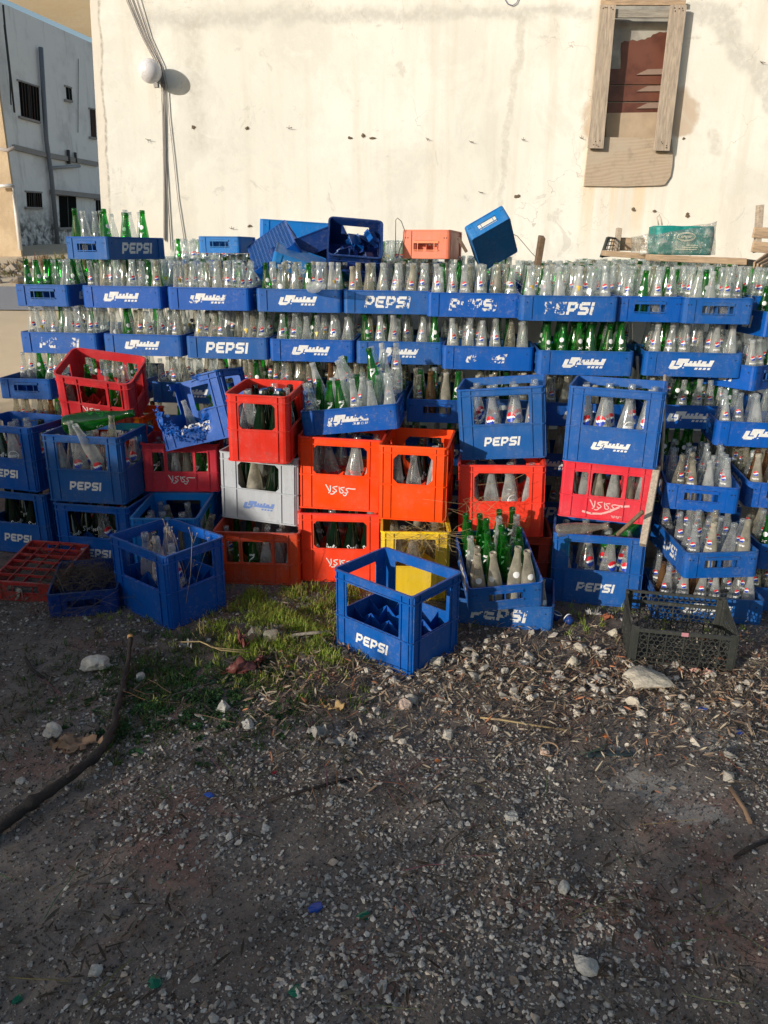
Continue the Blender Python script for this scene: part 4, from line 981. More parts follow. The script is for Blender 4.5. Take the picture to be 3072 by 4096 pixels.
# chipped strip along the left corner
XE=W(407,880)[0]
Xl=t.m('ADD',X,t.m('MULTIPLY',t.m('SUBTRACT',Z,W(407,880)[1]),-(W(359,0)[0]-W(407,880)[0])/(W(359,0)[1]-W(407,880)[1])))
edge=t.mr(t.m('ADD',Xl,t.m('MULTIPLY',t.m('SUBTRACT',nm,.5),.05)),XE+.055,XE+.075,1.,0.)
c=t.mix(t.m('MULTIPLY',edge,.5),c,(.70,.62,.52)); 
edl=t.m('MULTIPLY',t.mr(t.m('ADD',Xl,t.m('MULTIPLY',t.m('SUBTRACT',nm,.5),.05)),XE+.050,XE+.062),t.mr(t.m('ADD',Xl,t.m('MULTIPLY',t.m('SUBTRACT',nm,.5),.05)),XE+.064,XE+.078,1.,0.)); c=t.mix(t.m('MULTIPLY',edl,t.mr(nf,.30,.62,.1,.85)),c,(.36,.32,.27))
hgt=t.m('ADD',t.m('MULTIPLY',nb,.8),t.m('ADD',t.m('MULTIPLY',nf,.16),t.m('MULTIPLY',nm,.35)))
t.out(t.bsdf(c,.9,t.bump(hgt,.35,.03),.15))
bm=bmesh.new()
# front wall with a window opening
wx0,wz1=W(2410,15); wx1,wz0=W(2705,595)
x0,x1,zt=-2.115,5.5,5.2
xs=[x0,wx0+.02,wx1-.06,x1]; zs=[-.3,wz0+.05,wz1+.25,zt]; hole=(1,1)
xt_=W(359,0); xb_=W(407,880)
def lean(p): 
    return (xb_[0]+(xt_[0]-xb_[0])*(p[2]-xb_[1])/(xt_[1]-xb_[1]),p[1],p[2]) if abs(p[0]-x0)<1e-6 else p
def vq(pts): bm.faces.new([bm.verts.new(lean(p)) for p in pts])
for i in range(3):
    for j in range(3):
        if (i,j)==hole: continue
        vq([(xs[i],WY,zs[j]),(xs[i+1],WY,zs[j]),(xs[i+1],WY,zs[j+1]),(xs[i],WY,zs[j+1])])
a,b,c_,d_=xs[1],xs[2],zs[1],zs[2]
for p,q in (((a,c_),(b,c_)),((b,c_),(b,d_)),((b,d_),(a,d_)),((a,d_),(a,c_))): vq([(p[0],WY,p[1]),(q[0],WY,q[1]),(q[0],WY+.18,q[1]),(p[0],WY+.18,p[1])])
vq([(x0,WY,-.3),(x0,WY,zt),(x0,WY+8,zt),(x0,WY+8,-.3)]); vq([(x1,WY,-.3),(x1,WY+8,-.3),(x1,WY+8,zt),(x1,WY,zt)])
vq([(x0,WY,zt),(x1,WY,zt),(x1,WY+8,zt),(x0,WY+8,zt)]); vq([(x0,WY+8,-.3),(x0,WY+8,zt),(x1,WY+8,zt),(x1,WY+8,-.3)])
bld=empty('cream_building',(0,0,0)); tag(bld,'cream rendered building wall with damp stains behind all the crates','building')
obj('rendered_wall',bm,wm,bld)
# boarded window
bw=empty('boarded_window',(0,0,0)); tag(bw,'old window with two long wooden boards nailed over glass with brown painted reflections','window')
PLY,t=mat('plywood'); tc=t.n('ShaderNodeNewGeometry').outputs['Position']
mp=t.n('ShaderNodeMapping',{'Vector':tc,'Scale':(1.,1.,4.),'Rotation':(0,R(24),0)}).outputs[0]
wv=t.n('ShaderNodeTexWave',{'Vector':mp,'Scale':3.6,'Distortion':7.,'Detail':2.,'Detail Scale':.9},bands_direction='Z').outputs[1]
c=t.mix(wv,(.40,.31,.22),(.46,.365,.27)); c=t.mix(t.mr(t.noise(tc,3.,4.,.6),.4,.65),c,(.44,.37,.29)); c=t.mix(t.m('MULTIPLY',t.mr(t.noise(tc,11.,4.,.7),.5,.7),.4),c,(.22,.18,.14)); t.out(t.bsdf(c,.8,t.bump(wv,.15,.002)))
BROWN,t=mat('brown_reflection'); tc=t.n('ShaderNodeNewGeometry').outputs['Position']  # brown of the reflection seen in the window glass
n=t.noise(tc,5.,4.,.6); t.out(t.bsdf(t.mix(t.mr(n,.35,.65),(.085,.028,.018),(.15,.055,.035)),.45))
GLZ,t=mat('dull_window_glass'); tc=t.n('ShaderNodeNewGeometry').outputs['Position']; n=t.noise(tc,4.,4.,.6)
t.out(t.bsdf(t.mix(t.mr(n,.4,.6),(.26,.24,.21),(.40,.38,.33)),.22,t.bump(n,.2,.02)))
GREYB=wood('grey_rail',(.36,.33,.28),(3,30,30))
# plywood sheet under the boards: rounded right edge, drawn on the wall
bm=bmesh.new(); pts=[(2375,548),(2640,552),(2688,556),(2692,620),(2690,660),(2682,705),(2660,738),(2640,742),(2500,746),(2336,744),(2352,600)]
vf=[bm.verts.new(atY(px,py,WY-.022)) for px,py in pts]; vb=[bm.verts.new(atY(px,py,WY-.022)+Vector((0,.02,0))) for px,py in pts]
bm.faces.new(vf[::-1]); 
for k in range(len(pts)): bm.faces.new([vf[k],vf[(k+1)%len(pts)],vb[(k+1)%len(pts)],vb[k]])
obj('plywood_sheet',bm,PLY,bw)
def wrect(name,pts,m,off,th=.01):
    bm=bmesh.new(); vf=[bm.verts.new(atY(px,py,WY-off)) for px,py in pts]; vb=[bm.verts.new(v.co+Vector((0,th,0))) for v in vf]
    bm.faces.new(vf[::-1]); n_=len(pts)
    for k in range(n_): bm.faces.new([vf[k],vf[(k+1)%n_],vb[(k+1)%n_],vb[k]])
    return obj(name,bm,m,bw)
wrect('window_glass',[(2425,-40),(2712,-40),(2706,600),(2380,600)],GLZ,-.080,.005)
pr=[(2486,172),(2498,163),(2512,166),(2530,158),(2548,164),(2566,157),(2580,158),(2590,150),(2602,149),(2611,138),(2625,134),(2640,127),(2656,130),(2668,128),(2690,140),(2698,275),(2484,275)]
wrect('roof_reflection',pr,BROWN,-.070,.006)  # reflection of a roof and steps, built as brown panels before the glass
for k,y in enumerate((275,342,410)):
    wrect('step_reflection',[(2430,y),(2700,y),(2700,y+62),(2430,y+62)],BROWN,-.066+.0015*k,.008)
    wrect('pale_reflection',[(2545,y+24),(2590,y+2),(2704,y-2),(2704,y+22)],flat('pale_reflection_tone_%d'%k,(.27,.19,.15)),-.052,.006)  # paler streaks of the same painted reflection
wrect('board_rail',[(2462,36),(2690,38),(2684,70),(2466,70)],GREYB,.05,.02)
wrect('board_rail',[(2405,0),(2745,0),(2742,20),(2405,20)],WOODX,.045,.02)
wrect('lower_patch',[(2425,452),(2700,448),(2700,598),(2425,602)],flat('water_stained_board',(.40,.31,.22),.8,0,8.,.35),-.055,.003)
for nm,a,b in (('nailed_board',[(2403,18),(2464,20),(2413,594),(2352,592)],0),('nailed_board',[(2685,18),(2748,20),(2678,603),(2616,602)],0)):
    o=wrect(nm,a,WOODZ,.075,.024)
bm=bmesh.new(); rg=random.Random(4)
for a,b in (((2410,28),(2455,40)),((2690,30),(2740,45)),((2360,560),(2405,590)),((2625,565),(2670,595))):
    for k in range(5): 
        p=atY(rg.uniform(a[0],b[0]),rg.uniform(a[1],b[1]),WY-.077); bmesh.ops.create_icosphere(bm,subdivisions=1,radius=.005,matrix=Matrix.Translation(p)@Matrix.Diagonal((1,.5,1,1)))
obj('nail_heads',bm,WIRE,bw)
# globe lamp
gw,t=mat('lamp_globe_plastic'); geo=t.n('ShaderNodeNewGeometry').outputs['Position']; n=t.noise(geo,30.,4.,.7); t.out(t.bsdf(t.mix(t.mr(n,.45,.75),(.72,.70,.72),(.50,.47,.44)),.3))
CABG_=flat('lamp_bracket_metal',(.35,.33,.32),.5)
gl=empty('globe_lamp',atY(600,284,WY-.125)); tag(gl,'round white globe lamp on the cream wall beside the cables','lamp')
bm=bmesh.new(); bmesh.ops.create_uvsphere(bm,u_segments=40,v_segments=24,radius=.079); obj('lamp_globe',bm,gw,gl,True)
bm=bmesh.new(); lathe(bm,[(.03,0),(.045,.008),(.045,.035),(.03,.045)],20,Matrix.Translation((.0,.125,0))@Matrix.Rotation(math.pi/2,4,'X')); obj('lamp_mount',bm,gw,gl,True)
bm=bmesh.new(); lathe(bm,[(.018,0),(.018,.05)],12,Matrix.Translation((0,.105,0))@Matrix.Rotation(math.pi/2,4,'X')); box(bm,0,.119,-.05,.03,.006,.06); obj('lamp_bracket',bm,CABG_,gl)
# cables
CABG=flat('white_cable',(.42,.38,.36),.5); CABD=flat('grey_cable_two',(.26,.23,.22),.6)
tops=[(505,0),(520,0),(535,0),(550,0)]; mid=[(628,262),(636,262),(642,262),(652,262)]
dwn=[[(645,330),(648,420),(652,560),(655,700),(656,960)],[(651,330),(654,480),(658,620),(660,760),(661,965)],[(657,330),(660,500),(662,640),(672,800),(684,1000)],[(668,340),(676,470),(695,640),(710,790),(740,980)]]
for k in range(4):
    pts=[atY(tops[k][0]-14,-60,WY-.012-.004*k),atY(*tops[k],WY-.012-.004*k),atY((tops[k][0]*.45+mid[k][0]*.55)-4,150,WY-.012),atY(*mid[k],WY-.014)]+[atY(px,py,WY-.012) for px,py in dwn[k]]
    wire(pts,.0042 if k!=3 else .0036,['white cable running straight down, nearest the wall corner','grey cable second from the wall corner under the globe lamp','thin cable third from the wall corner under the globe lamp','cable swinging widest to the side below the globe lamp'][k],[CABG,CABD,CABD,CABG][k],'cable','cable')
wire([atY(px,py,WY-.01) for px,py in ((2015,-10),(2030,15),(2050,22),(2066,12),(2075,-10))],.003,'thin bluish cable loop at the top of the cream wall',flat('blue_grey_cable',(.22,.22,.32)),'cable','cable')
# rusty hooks and pits in the render
HOLE=flat('hole_dirt',(.16,.12,.08),.95,.6,60.)
hk=[(592,560,0),(775,508,1),(985,515,1),(1155,514,0),(1402,550,1),(1450,545,1),(1492,554,1),(1708,556,0),(1882,568,0),(2090,560,0),(2322,552,0),(1920,770,0),(2070,785,1),(2535,838,1),(2622,845,1),(2745,860,1),(925,915,0),(1000,905,1),(3045,250,0),(2735,555,1)]
for k,(px,py,h_) in enumerate(hk):
    p=atY(px,py,WY-.004); near='below the window' if py>740 and px>1800 else ('above the crates' if py>740 else 'half way up')
    if h_:
        bm=bmesh.new(); rg=random.Random(k)
        for q in range(3):
            M=Matrix.Translation((rg.uniform(-.012,.012),0,rg.uniform(-.008,.008)))@Matrix.Diagonal((rg.uniform(.8,1.4),.25,rg.uniform(.6,1.1),1)); bmesh.ops.create_icosphere(bm,subdivisions=2,radius=.0125,matrix=M)
        for v in bm.verts: v.co+=noise.noise_vector(v.co*120+Vector((k,0,0)))*.006
        o=obj('plaster_pit',bm,HOLE); o.location=p; o.scale=(rnd.uniform(.6,1.15),1,rnd.uniform(.5,1.1)); tag(o,'dark crumbled pit in the cream render with rust around it','pit','pits in the cream wall')
    else:
        bm=bmesh.new(); a=rnd.uniform(-.5,.5); L=rnd.uniform(.012,.03)
        tube(bm,[(0,.004,0),(0,-.016,0),(L*math.cos(a),-.020,L*math.sin(a)*.5)],.0020,5); tube(bm,[(-L*.6,-.006,.008),(0,-.010,.0),(.006,-.012,-.018*math.cos(k))],.0016,5)
        o=obj('rusty_hook',bm,WIRE); o.location=p; tag(o,'small rusty bent wire hook sticking out of the cream wall','hook','rusty hooks in the cream wall')
# ------------------------------------------------------------------ street behind, left of the wall
def facade(px_,Yn,heading):
    A=atY(px_,900,Yn); A.z=0; d=Vector((math.sin(R(heading)),math.cos(R(heading)),0)); n=Vector((d.y,-d.x,0)); return A,d,n
FA,FD,FN=facade(82,25.,12.)
def onF(px,py,off=0.):
    r=ray(px,py); o=Vector((0,0,EYE)); A=FA+FN*off; t_=(A-o).dot(FN)/r.dot(FN); return o+r*t_
bw_,t=mat('shaded_white_render'); geo=t.n('ShaderNodeNewGeometry').outputs['Position']
n=t.noise(geo,.8,5.,.65); n2=t.noise(t.n('ShaderNodeMapping',{'Vector':geo,'Scale':(3.,3.,.35)}).outputs[0],1.,5.,.7); n3=t.noise(geo,6.,4.,.6)
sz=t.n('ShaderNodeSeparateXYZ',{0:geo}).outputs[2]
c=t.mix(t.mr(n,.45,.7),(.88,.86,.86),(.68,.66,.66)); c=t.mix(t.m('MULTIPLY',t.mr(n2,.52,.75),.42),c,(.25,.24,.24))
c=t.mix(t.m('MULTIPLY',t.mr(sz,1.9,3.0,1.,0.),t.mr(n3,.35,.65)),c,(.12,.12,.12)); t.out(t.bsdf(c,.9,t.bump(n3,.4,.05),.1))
hb=empty('shaded_house',(0,0,0)); tag(hb,'white two storey house in shade behind, with barred windows and pipes','house')
bm=bmesh.new(); zr=None
def fq(pts,m,name,par,th=0.,off=0.): 
    bm=bmesh.new(); vf=[bm.verts.new(onF(px,py,off)) for px,py in pts]
    if th:
        vb=[bm.verts.new(v.co-FN*th) for v in vf]; n_=len(pts)
        for k in range(n_): bm.faces.new([vf[k],vf[(k+1)%n_],vb[(k+1)%n_],vb[k]])
    bm.faces.new(vf[::-1]); return obj(name,bm,m,par)
# facade block
pA=onF(-200,1000); pB=onF(760,1000); zt_=onF(120,62).z
bm=bmesh.new()
base=[pA,pB,pB-FN*9,pA-FN*9]
lo_=[bm.verts.new((p.x,p.y,.2)) for p in base]; hi_=[bm.verts.new((p.x,p.y,zt_)) for p in base]
for k in range(4): bm.faces.new([lo_[k],lo_[(k+1)%4],hi_[(k+1)%4],hi_[k]])
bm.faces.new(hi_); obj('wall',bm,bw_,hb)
DW=flat('dark_window',(.006,.007,.007),.9,spec=.1); LED=flat('pale_concrete',(.34,.31,.30),.9,.3,6.)
BAR=flat('window_bars',(.05,.05,.05),.6)
wins=[([(75,322),(155,350),(162,486),(86,463)],1),([(264,345),(286,354),(290,402),(268,396)],0),([(361,436),(381,440),(386,550),(367,546)],1),([(107,768),(167,772),(170,829),(110,827)],1),([(236,782),(304,785),(310,908),(242,910)],0),([(384,800),(402,800),(410,912),(388,910)],0)]
for pts,bars in wins:
    w_=fq(pts,DW,'window',hb,.03,.015)
    cx=sum(p[0] for p in pts)/4; 
    fq([(pts[3][0]-4,pts[3][1]),(pts[2][0]+3,pts[2][1]),(pts[2][0]+3,pts[2][1]+9),(pts[3][0]-4,pts[3][1]+9)],LED,'window_sill',w_,.1,.08)
    x0_,y0_=pts[0]; fq([(pts[0][0]-4,pts[0][1]-6),(pts[1][0]+3,pts[1][1]-5),(pts[1][0]+3,pts[1][1]+1),(pts[0][0]-4,pts[0][1]+1)],LED,'window_frame',w_,.04,.04); xm=(pts[0][0]+pts[1][0])/2; xn=(pts[2][0]+pts[3][0])/2
    fq([(xm-1.5,(pts[0][1]+pts[1][1])/2),(xm+1.5,(pts[0][1]+pts[1][1])/2),(xn+1.5,(pts[2][1]+pts[3][1])/2),(xn-1.5,(pts[2][1]+pts[3][1])/2)],BAR,'window_frame',w_,.03,.03)
    if bars:
        bm=bmesh.new()
        for k in range(1,7):
            f=k/7; a=(pts[0][0]*(1-f)+pts[1][0]*f,pts[0][1]*(1-f)+pts[1][1]*f); b=(pts[3][0]*(1-f)+pts[2][0]*f,pts[3][1]*(1-f)+pts[2][1]*f)
            tube(bm,[onF(*a,.05),onF(*b,.05)],.012,4,False)
        obj('window_bars',bm,flat('rusty_bars',(.10,.06,.05)),w_)
fq([(60,578),(190,610),(393,648),(396,666),(190,630),(60,598)],LED,'ledge',hb,.1,.1)
fq([(220,758),(405,778),(405,796),(220,776)],LED,'lintel',hb,.2,.2)
bm=bmesh.new(); tube(bm,[onF(163,190,.12),onF(185,560,.12),onF(205,700,.12),onF(232,985,.12)],.07,8); obj('drain_pipe',bm,flat('pipe_grey',(.20,.21,.24)),hb)
bm=bmesh.new(); tube(bm,[onF(205,672,.15),onF(318,664,.15)],.05,8); obj('drain_pipe',bm,flat('pipe_grey_two',(.34,.34,.36)),hb)
bm=bmesh.new(); tube(bm,[onF(12,20,.2),onF(20,110,.2),onF(45,330,.2),onF(58,450,.2)],.03,6); tube(bm,[onF(16,100,.2),onF(38,300,.2),onF(44,420,.2)],.02,5); obj('wall_cable',bm,BAR,hb)
bm=bmesh.new(); tube(bm,[onF(313,235,.05),onF(312,530,.05)],.012,4); tube(bm,[onF(272,600,.08),onF(275,655,.08)],.06,5); tube(bm,[onF(300,610,.08),onF(304,650,.08)],.05,5); obj('meter_fittings',bm,BAR,hb)
# beige house with jutting upper floor at the left border
bh=empty('beige_house',(0,0,0)); tag(bh,'sunlit beige house at the left border whose upper floor juts over the lane','house')
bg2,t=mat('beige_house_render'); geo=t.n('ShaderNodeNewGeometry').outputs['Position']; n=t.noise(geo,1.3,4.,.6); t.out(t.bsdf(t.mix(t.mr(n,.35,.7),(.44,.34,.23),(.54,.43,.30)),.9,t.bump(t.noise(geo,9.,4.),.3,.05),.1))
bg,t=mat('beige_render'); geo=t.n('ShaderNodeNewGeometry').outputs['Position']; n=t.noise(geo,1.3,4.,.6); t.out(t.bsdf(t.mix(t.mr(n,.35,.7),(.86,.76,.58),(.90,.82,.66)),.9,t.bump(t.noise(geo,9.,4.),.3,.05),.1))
c0=atY(82,995,22.); 
bm=bmesh.new(); box(bm,c0.x-3.-.0,22.+.05,4.5,6.,.1,9.,None)
for v in bm.verts:
    if v.co.x>c0.x-1: v.co.x=c0.x
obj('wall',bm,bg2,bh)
HO=4.55; pa=atZ(-6,-15,HO); pb=atZ(365,152,HO); ud=(pb-pa).normalized(); pa2=pa-ud*2.5; pb2=pb+ud*.2
bm=bmesh.new(); cs=[(pa2.x,pa2.y),(pb2.x,pb2.y),(-1.9,pb2.y),(-1.9,WY+.3),(-2.0,WY+.3)]
cs=[(pa2.x,max(pa2.y,WY+.4)),(pb2.x,pb2.y),(-1.9,pb2.y),(-1.9,max(pa2.y,WY+.4))]
lo2=[bm.verts.new((x,y,HO)) for x,y in cs]; hi2=[bm.verts.new((x,y,HO+.45)) for x,y in cs]
for k in range(4): bm.faces.new([lo2[k],lo2[(k+1)%4],hi2[(k+1)%4],hi2[k]])
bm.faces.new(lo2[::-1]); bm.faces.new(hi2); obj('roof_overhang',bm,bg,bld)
WP=flat('white_pipe',(.62,.62,.62),.4)
bm=bmesh.new(); Yp=21.8
tube(bm,[atY(50,742,Yp),atY(58,780,Yp),atY(66,860,Yp),atY(82,1000,Yp)],.055,8); tube(bm,[atY(-20,745,Yp),atY(50,742,Yp)],.045,8); obj('drain_pipe',bm,WP,bh)
bm=bmesh.new(); tube(bm,[atY(-10,594,Yp),atY(30,602,Yp),atY(60,590,Yp)],.05,6); obj('ledge',bm,LED,bh)
# ------------------------------------------------------------------ ground
def th(x,y):
    z=0.
    s=max(0,min(1,(y-3.95)/.45)); s=s*s*(3-2*s); k=max(0,min(1,(x+2.75)/.45)); z+=s*k*.175*(1 if y<9 else max(0,1-(y-9)/3))
    if y>7: z=max(z,.0) if False else z*max(0,1-(y-7)/2)+.087*(min(y,26.)-7)
    return z
def ground_grid(x0,x1,y0,y1,st,amp):
    nx=int((x1-x0)/st)+1; ny=int((y1-y0)/st)+1; vs=[];fs=[]
    for j in range(ny):
        for i in range(nx):
            x=x0+i*st; y=y0+j*st
            z=th(x,y)+noise.fractal(Vector((x*1.4,y*1.4,0)),1.,2.,4)*amp*.7+noise.noise(Vector((x*11,y*11,3)))*amp*.35
            vs.append((x,y,z))
    for j in range(ny-1):
        for i in range(nx-1): a=j*nx+i; fs.append((a,a+1,a+nx+1,a+nx))
    return vs,fs
def gz0(x,y): return th(x,y)+noise.fractal(Vector((x*1.4,y*1.4,0)),1.,2.,4)*.0126+noise.noise(Vector((x*11,y*11,3)))*.0063
gm_,t=mat('dirt_ground'); geo=t.n('ShaderNodeNewGeometry').outputs['Position']; s_=t.n('ShaderNodeSeparateXYZ',{0:geo}); X,Y=s_.outputs[0],s_.outputs[1]
n1=t.noise(geo,1.6,5.,.6); n2=t.noise(geo,14.,6.,.7); n3=t.noise(geo,90.,4.,.7); n4=t.noise(t.n('ShaderNodeMapping',{'Vector':geo,'Location':(5,9,1)}).outputs[0],2.6,4.,.6)
c=t.mix(t.mr(n1,.35,.65),(.140,.114,.098),(.215,.182,.158)); c=t.mix(t.m('MULTIPLY',t.mr(n4,.52,.66),.75),c,(.225,.125,.100))
c=t.mix(t.mr(n2,.45,.75),c,(.095,.080,.070)); c=t.mix(t.m('MULTIPLY',t.mr(n3,.5,.75),.5),c,(.22,.19,.16))
vo=t.n('ShaderNodeTexVoronoi',{'Vector':geo,'Scale':75.,'Randomness':1.}); vd=vo.outputs['Distance']; vc=t.n('ShaderNodeSeparateColor',{0:vo.outputs['Color']}).outputs[0]
peb=t.m('MULTIPLY',t.mr(t.m('ADD',vd,t.m('MULTIPLY',n3,.25)),.30,.42,1.,0.),t.m('GREATER_THAN',vc,.80)); c=t.mix(t.m('MULTIPLY',peb,.7),c,t.mix(vc,(.22,.20,.175),(.42,.39,.35)))
vo2=t.n('ShaderNodeTexVoronoi',{'Vector':geo,'Scale':170.}); peb2=t.m('MULTIPLY',t.mr(vo2.outputs['Distance'],.28,.36,1.,0.),t.m('GREATER_THAN',t.n('ShaderNodeSeparateColor',{0:vo2.outputs['Color']}).outputs[0],.66)); c=t.mix(t.m('MULTIPLY',peb2,.6),c,(.30,.275,.24))
# spilled cement patches
def blob(px,py,rx,ry):
    q=atZ(px,py,0); dx=t.m('DIVIDE',t.m('SUBTRACT',X,q.x),rx); dy=t.m('DIVIDE',t.m('SUBTRACT',Y,q.y),ry)
    return t.m('SUBTRACT',1.,t.m('SQRT',t.m('ADD',t.m('MULTIPLY',dx,dx),t.m('MULTIPLY',dy,dy))))
cm=t.m('MAXIMUM',t.m('MAXIMUM',blob(2600,3150,.17,.13),blob(2830,2950,.20,.12)),t.m('MAXIMUM',blob(2780,3250,.16,.08),blob(2500,3010,.10,.05)))
cm=t.mr(t.m('ADD',cm,t.m('MULTIPLY',t.m('SUBTRACT',n2,.5),2.6)),.38,.52); c=t.mix(t.m('MULTIPLY',cm,.72),c,(.36,.335,.30))
far=t.m('MAXIMUM',t.mr(Y,6.,9.),t.m('MULTIPLY',t.mr(Y,4.3,5.6),t.mr(X,-2.9,-2.5,1.,0.))); c=t.mix(t.m('MULTIPLY',far,.92),c,t.mix(n1,(.60,.50,.36),(.72,.61,.46)))
bh_=t.m('ADD',t.m('MULTIPLY',n2,.5),t.m('ADD',t.m('MULTIPLY',n3,.18),t.m('ADD',t.m('MULTIPLY',peb,.30),t.m('MULTIPLY',peb2,.15))))
t.out(t.bsdf(c,.95,t.bump(bh_,.9,.012),.12))
vs,fs=ground_grid(-3.2,3.2,.4,7.0,.035,.018)
GZ=vs; GNX=int(6.4/.035)+1; GNY=int(6.6/.035)+1
def gz(x,y):
    i=(x+3.2)/.035; j=(y-.4)/.035; a=int(math.floor(i)); b=int(math.floor(j))
    if a<0 or b<0 or a>=GNX-1 or b>=GNY-1: return th(x,y)
    f,g_=i-a,j-b; q=lambda m,n_:GZ[n_*GNX+m][2]
    return (q(a,b)*(1-f)+q(a+1,b)*f)*(1-g_)+(q(a,b+1)*(1-f)+q(a+1,b+1)*f)*g_
me=bpy.data.meshes.new('ground'); me.from_pydata(vs,[],fs); g=link('ground',me,gm_,None,True); tag(g,'dark gravelly dirt littered with stones and leaves','ground',kind='structure')
# wide terrain (one sheet to the horizon) a little under the near sheet
xs_=[-120,-60,-30,-20,-14,-10,-7,-5,-4,-3.15,3.15,4,6,10,20,60,120]; ys_=[-120,-60,-20,-6,-2,.45,2,4,6.95]+[7.5+k*1. for k in range(20)]+[40,80,200,600]
vs=[];fs=[]
for y in ys_:
    for x in xs_: vs.append((x,y,th(max(x,-2.8) if y<7 and x<-2.8 and False else x,y)-(.03 if -3.2<x<3.2 and .4<y<7 else 0)))
nx=len(xs_)
for j in range(len(ys_)-1):
    for i in range(nx-1): a=j*nx+i; fs.append((a,a+1,a+nx+1,a+nx))
me=bpy.data.meshes.new('terrain'); me.from_pydata(vs,[],fs); g=link('terrain',me,gm_,None,False); tag(g,'pale sandy ground rising towards the houses','ground',kind='structure')
# asphalt lane
ASP=flat('asphalt',(.27,.28,.31),.85,.4,30.)
bm=bmesh.new()
ya,yb_=13.2,16.0
for k in range(12):
    x=-26+k*3.; 
ring_=[(-40,ya,),( -2.6,ya),(-2.6,yb_),(-40,yb_)]
bm.faces.new([bm.verts.new((x,y,th(x,y)+.02)) for x,y in ring_]); tag(obj('road',bm,ASP),'grey asphalt lane crossing behind the stack','road',kind='structure')
# ------------------------------------------------------------------ scattered small stuff (uncountable)
def attr_mat(name,rough=.85,bump=0.,trans=0.):
    m,t=mat(name); a=t.n('ShaderNodeAttribute',attribute_name='Col').outputs['Color']; geo=t.n('ShaderNodeNewGeometry').outputs['Position']; n=t.noise(geo,160.,3.,.6)
    c=t.mix(t.mr(n,.3,.7),t.mix(.35,a,(.05,.045,.04)),a)
    b=t.bsdf(c,rough,t.bump(n,bump,.003) if bump else None,.2)
    if trans:
        tl=t.n('ShaderNodeBsdfTranslucent',{'Color':a}); b=t.n('ShaderNodeMixShader',{0:trans,1:b,2:tl})
    t.out(b); return m
STONE=attr_mat('limestone_bits',.9,.5); LEAFM=attr_mat('dry_leaves',.8,.2,.15); GRASSM=attr_mat('grass_blades',.6,0.,.35)
def scatter(name,variants,n,pos,size,colf,m,label,seed,flatk=(1,1,.7),sink=.30,smooth=False,tilt=.4):
    rg=np.random.RandomState(seed); r2=random.Random(seed); Vs=[];Fs=[];Cs=[];off=0
    base=[]
    for bm in variants:
        base.append((np.array([v.co[:] for v in bm.verts]),[tuple(v.index for v in f.verts) for f in bm.faces]))
    k=0
    while k<n:
        p=pos(r2)
        if p is None: continue
        x,y=p; s=size(r2,x,y)
        V,F=base[r2.randrange(len(base))]
        a=r2.uniform(0,6.283); tx,ty=r2.uniform(-tilt,tilt),r2.uniform(-tilt,tilt)
        M=np.array((Matrix.Translation((x,y,gz(x,y)+s*flatk[2]*(1-sink)*.5))@Matrix.Rotation(a,4,'Z')@Euler((tx,ty,0)).to_matrix().to_4x4()@Matrix.Diagonal((s*flatk[0]*r2.uniform(.7,1.3),s*flatk[1]*r2.uniform(.7,1.2),s*flatk[2]*r2.uniform(.7,1.3),1))))
        Vs.append(V@M[:3,:3].T+M[:3,3]); Fs+= [tuple(i+off for i in f) for f in F]; off+=len(V)
        c=colf(r2,x,y); Cs.append(np.tile(np.array(c+(1.,)),(len(V),1))); k+=1
    me=bpy.data.meshes.new(name); me.from_pydata(np.concatenate(Vs).tolist(),[],Fs)
    ca=me.color_attributes.new('Col','FLOAT_COLOR','POINT'); ca.data.foreach_set('color',np.concatenate(Cs).astype('f').ravel())
    o=link(name,me,m,None,smooth); tag(o,label,'litter' if 'leaf' in name or 'litter' in name else name.split('_')[-1],kind='stuff'); return o
def rockv(seed,sub=1,amp=.45):
    bm=bmesh.new(); bmesh.ops.create_icosphere(bm,subdivisions=sub,radius=1.)
    for v in bm.verts:
        n=noise.noise_vector(v.co*1.3+Vector((seed*3.1,0,0))); v.co+=n*amp; q=v.co.copy()
        v.co=Vector((round(q.x*2.2)/2.2*.35+q.x*.65,round(q.y*2.2)/2.2*.35+q.y*.65,round(q.z*2.2)/2.2*.35+q.z*.65))
    bm.verts.index_update(); return bm
def hullrock(seed,n,flat_=.75):
    r=random.Random(seed); bm=bmesh.new()
    for k in range(n):
        d=Vector((r.gauss(0,1),r.gauss(0,1),r.gauss(0,1))).normalized(); bm.verts.new((d.x*r.uniform(.75,1.15),d.y*r.uniform(.6,1.05),d.z*flat_*r.uniform(.7,1.)))
    h=bmesh.ops.convex_hull(bm,input=bm.verts[:]); bmesh.ops.delete(bm,geom=list({g for g in h['geom_interior']+h['geom_unused'] if isinstance(g,bmesh.types.BMVert) and g.is_valid}),context='VERTS')
    bmesh.ops.recalc_face_normals(bm,faces=bm.faces[:]); bm.verts.index_update(); return bm
rocks_v=[hullrock(i,15+i%4) for i in range(12)]; peb_v=[hullrock(i+40,9+i%4) for i in range(12)]
XM=lambda y:.60*y+.60
def frustum(y0,y1,pw=1.):
    def f(r):
        y=y0+(y1-y0)*r.random()**pw; x=r.uniform(-XM(y),XM(y)); return x,y
    return f
def dens(x,y): return noise.noise(Vector((x*1.7,y*1.7,5)))+.5*noise.noise(Vector((x*5,y*5,1)))
def pgravel(r):
    y=1.05+2.4*r.random()**1.15; x=r.uniform(-XM(y),XM(y))
    d=dens(x,y)+(.15 if x<.1 and y<2.3 else 0)
    return (x,y) if r.random()<max(.14,min(1,.46+d*1.8))*(.35 if (y>2.25 and x>-.3) else 1) else None
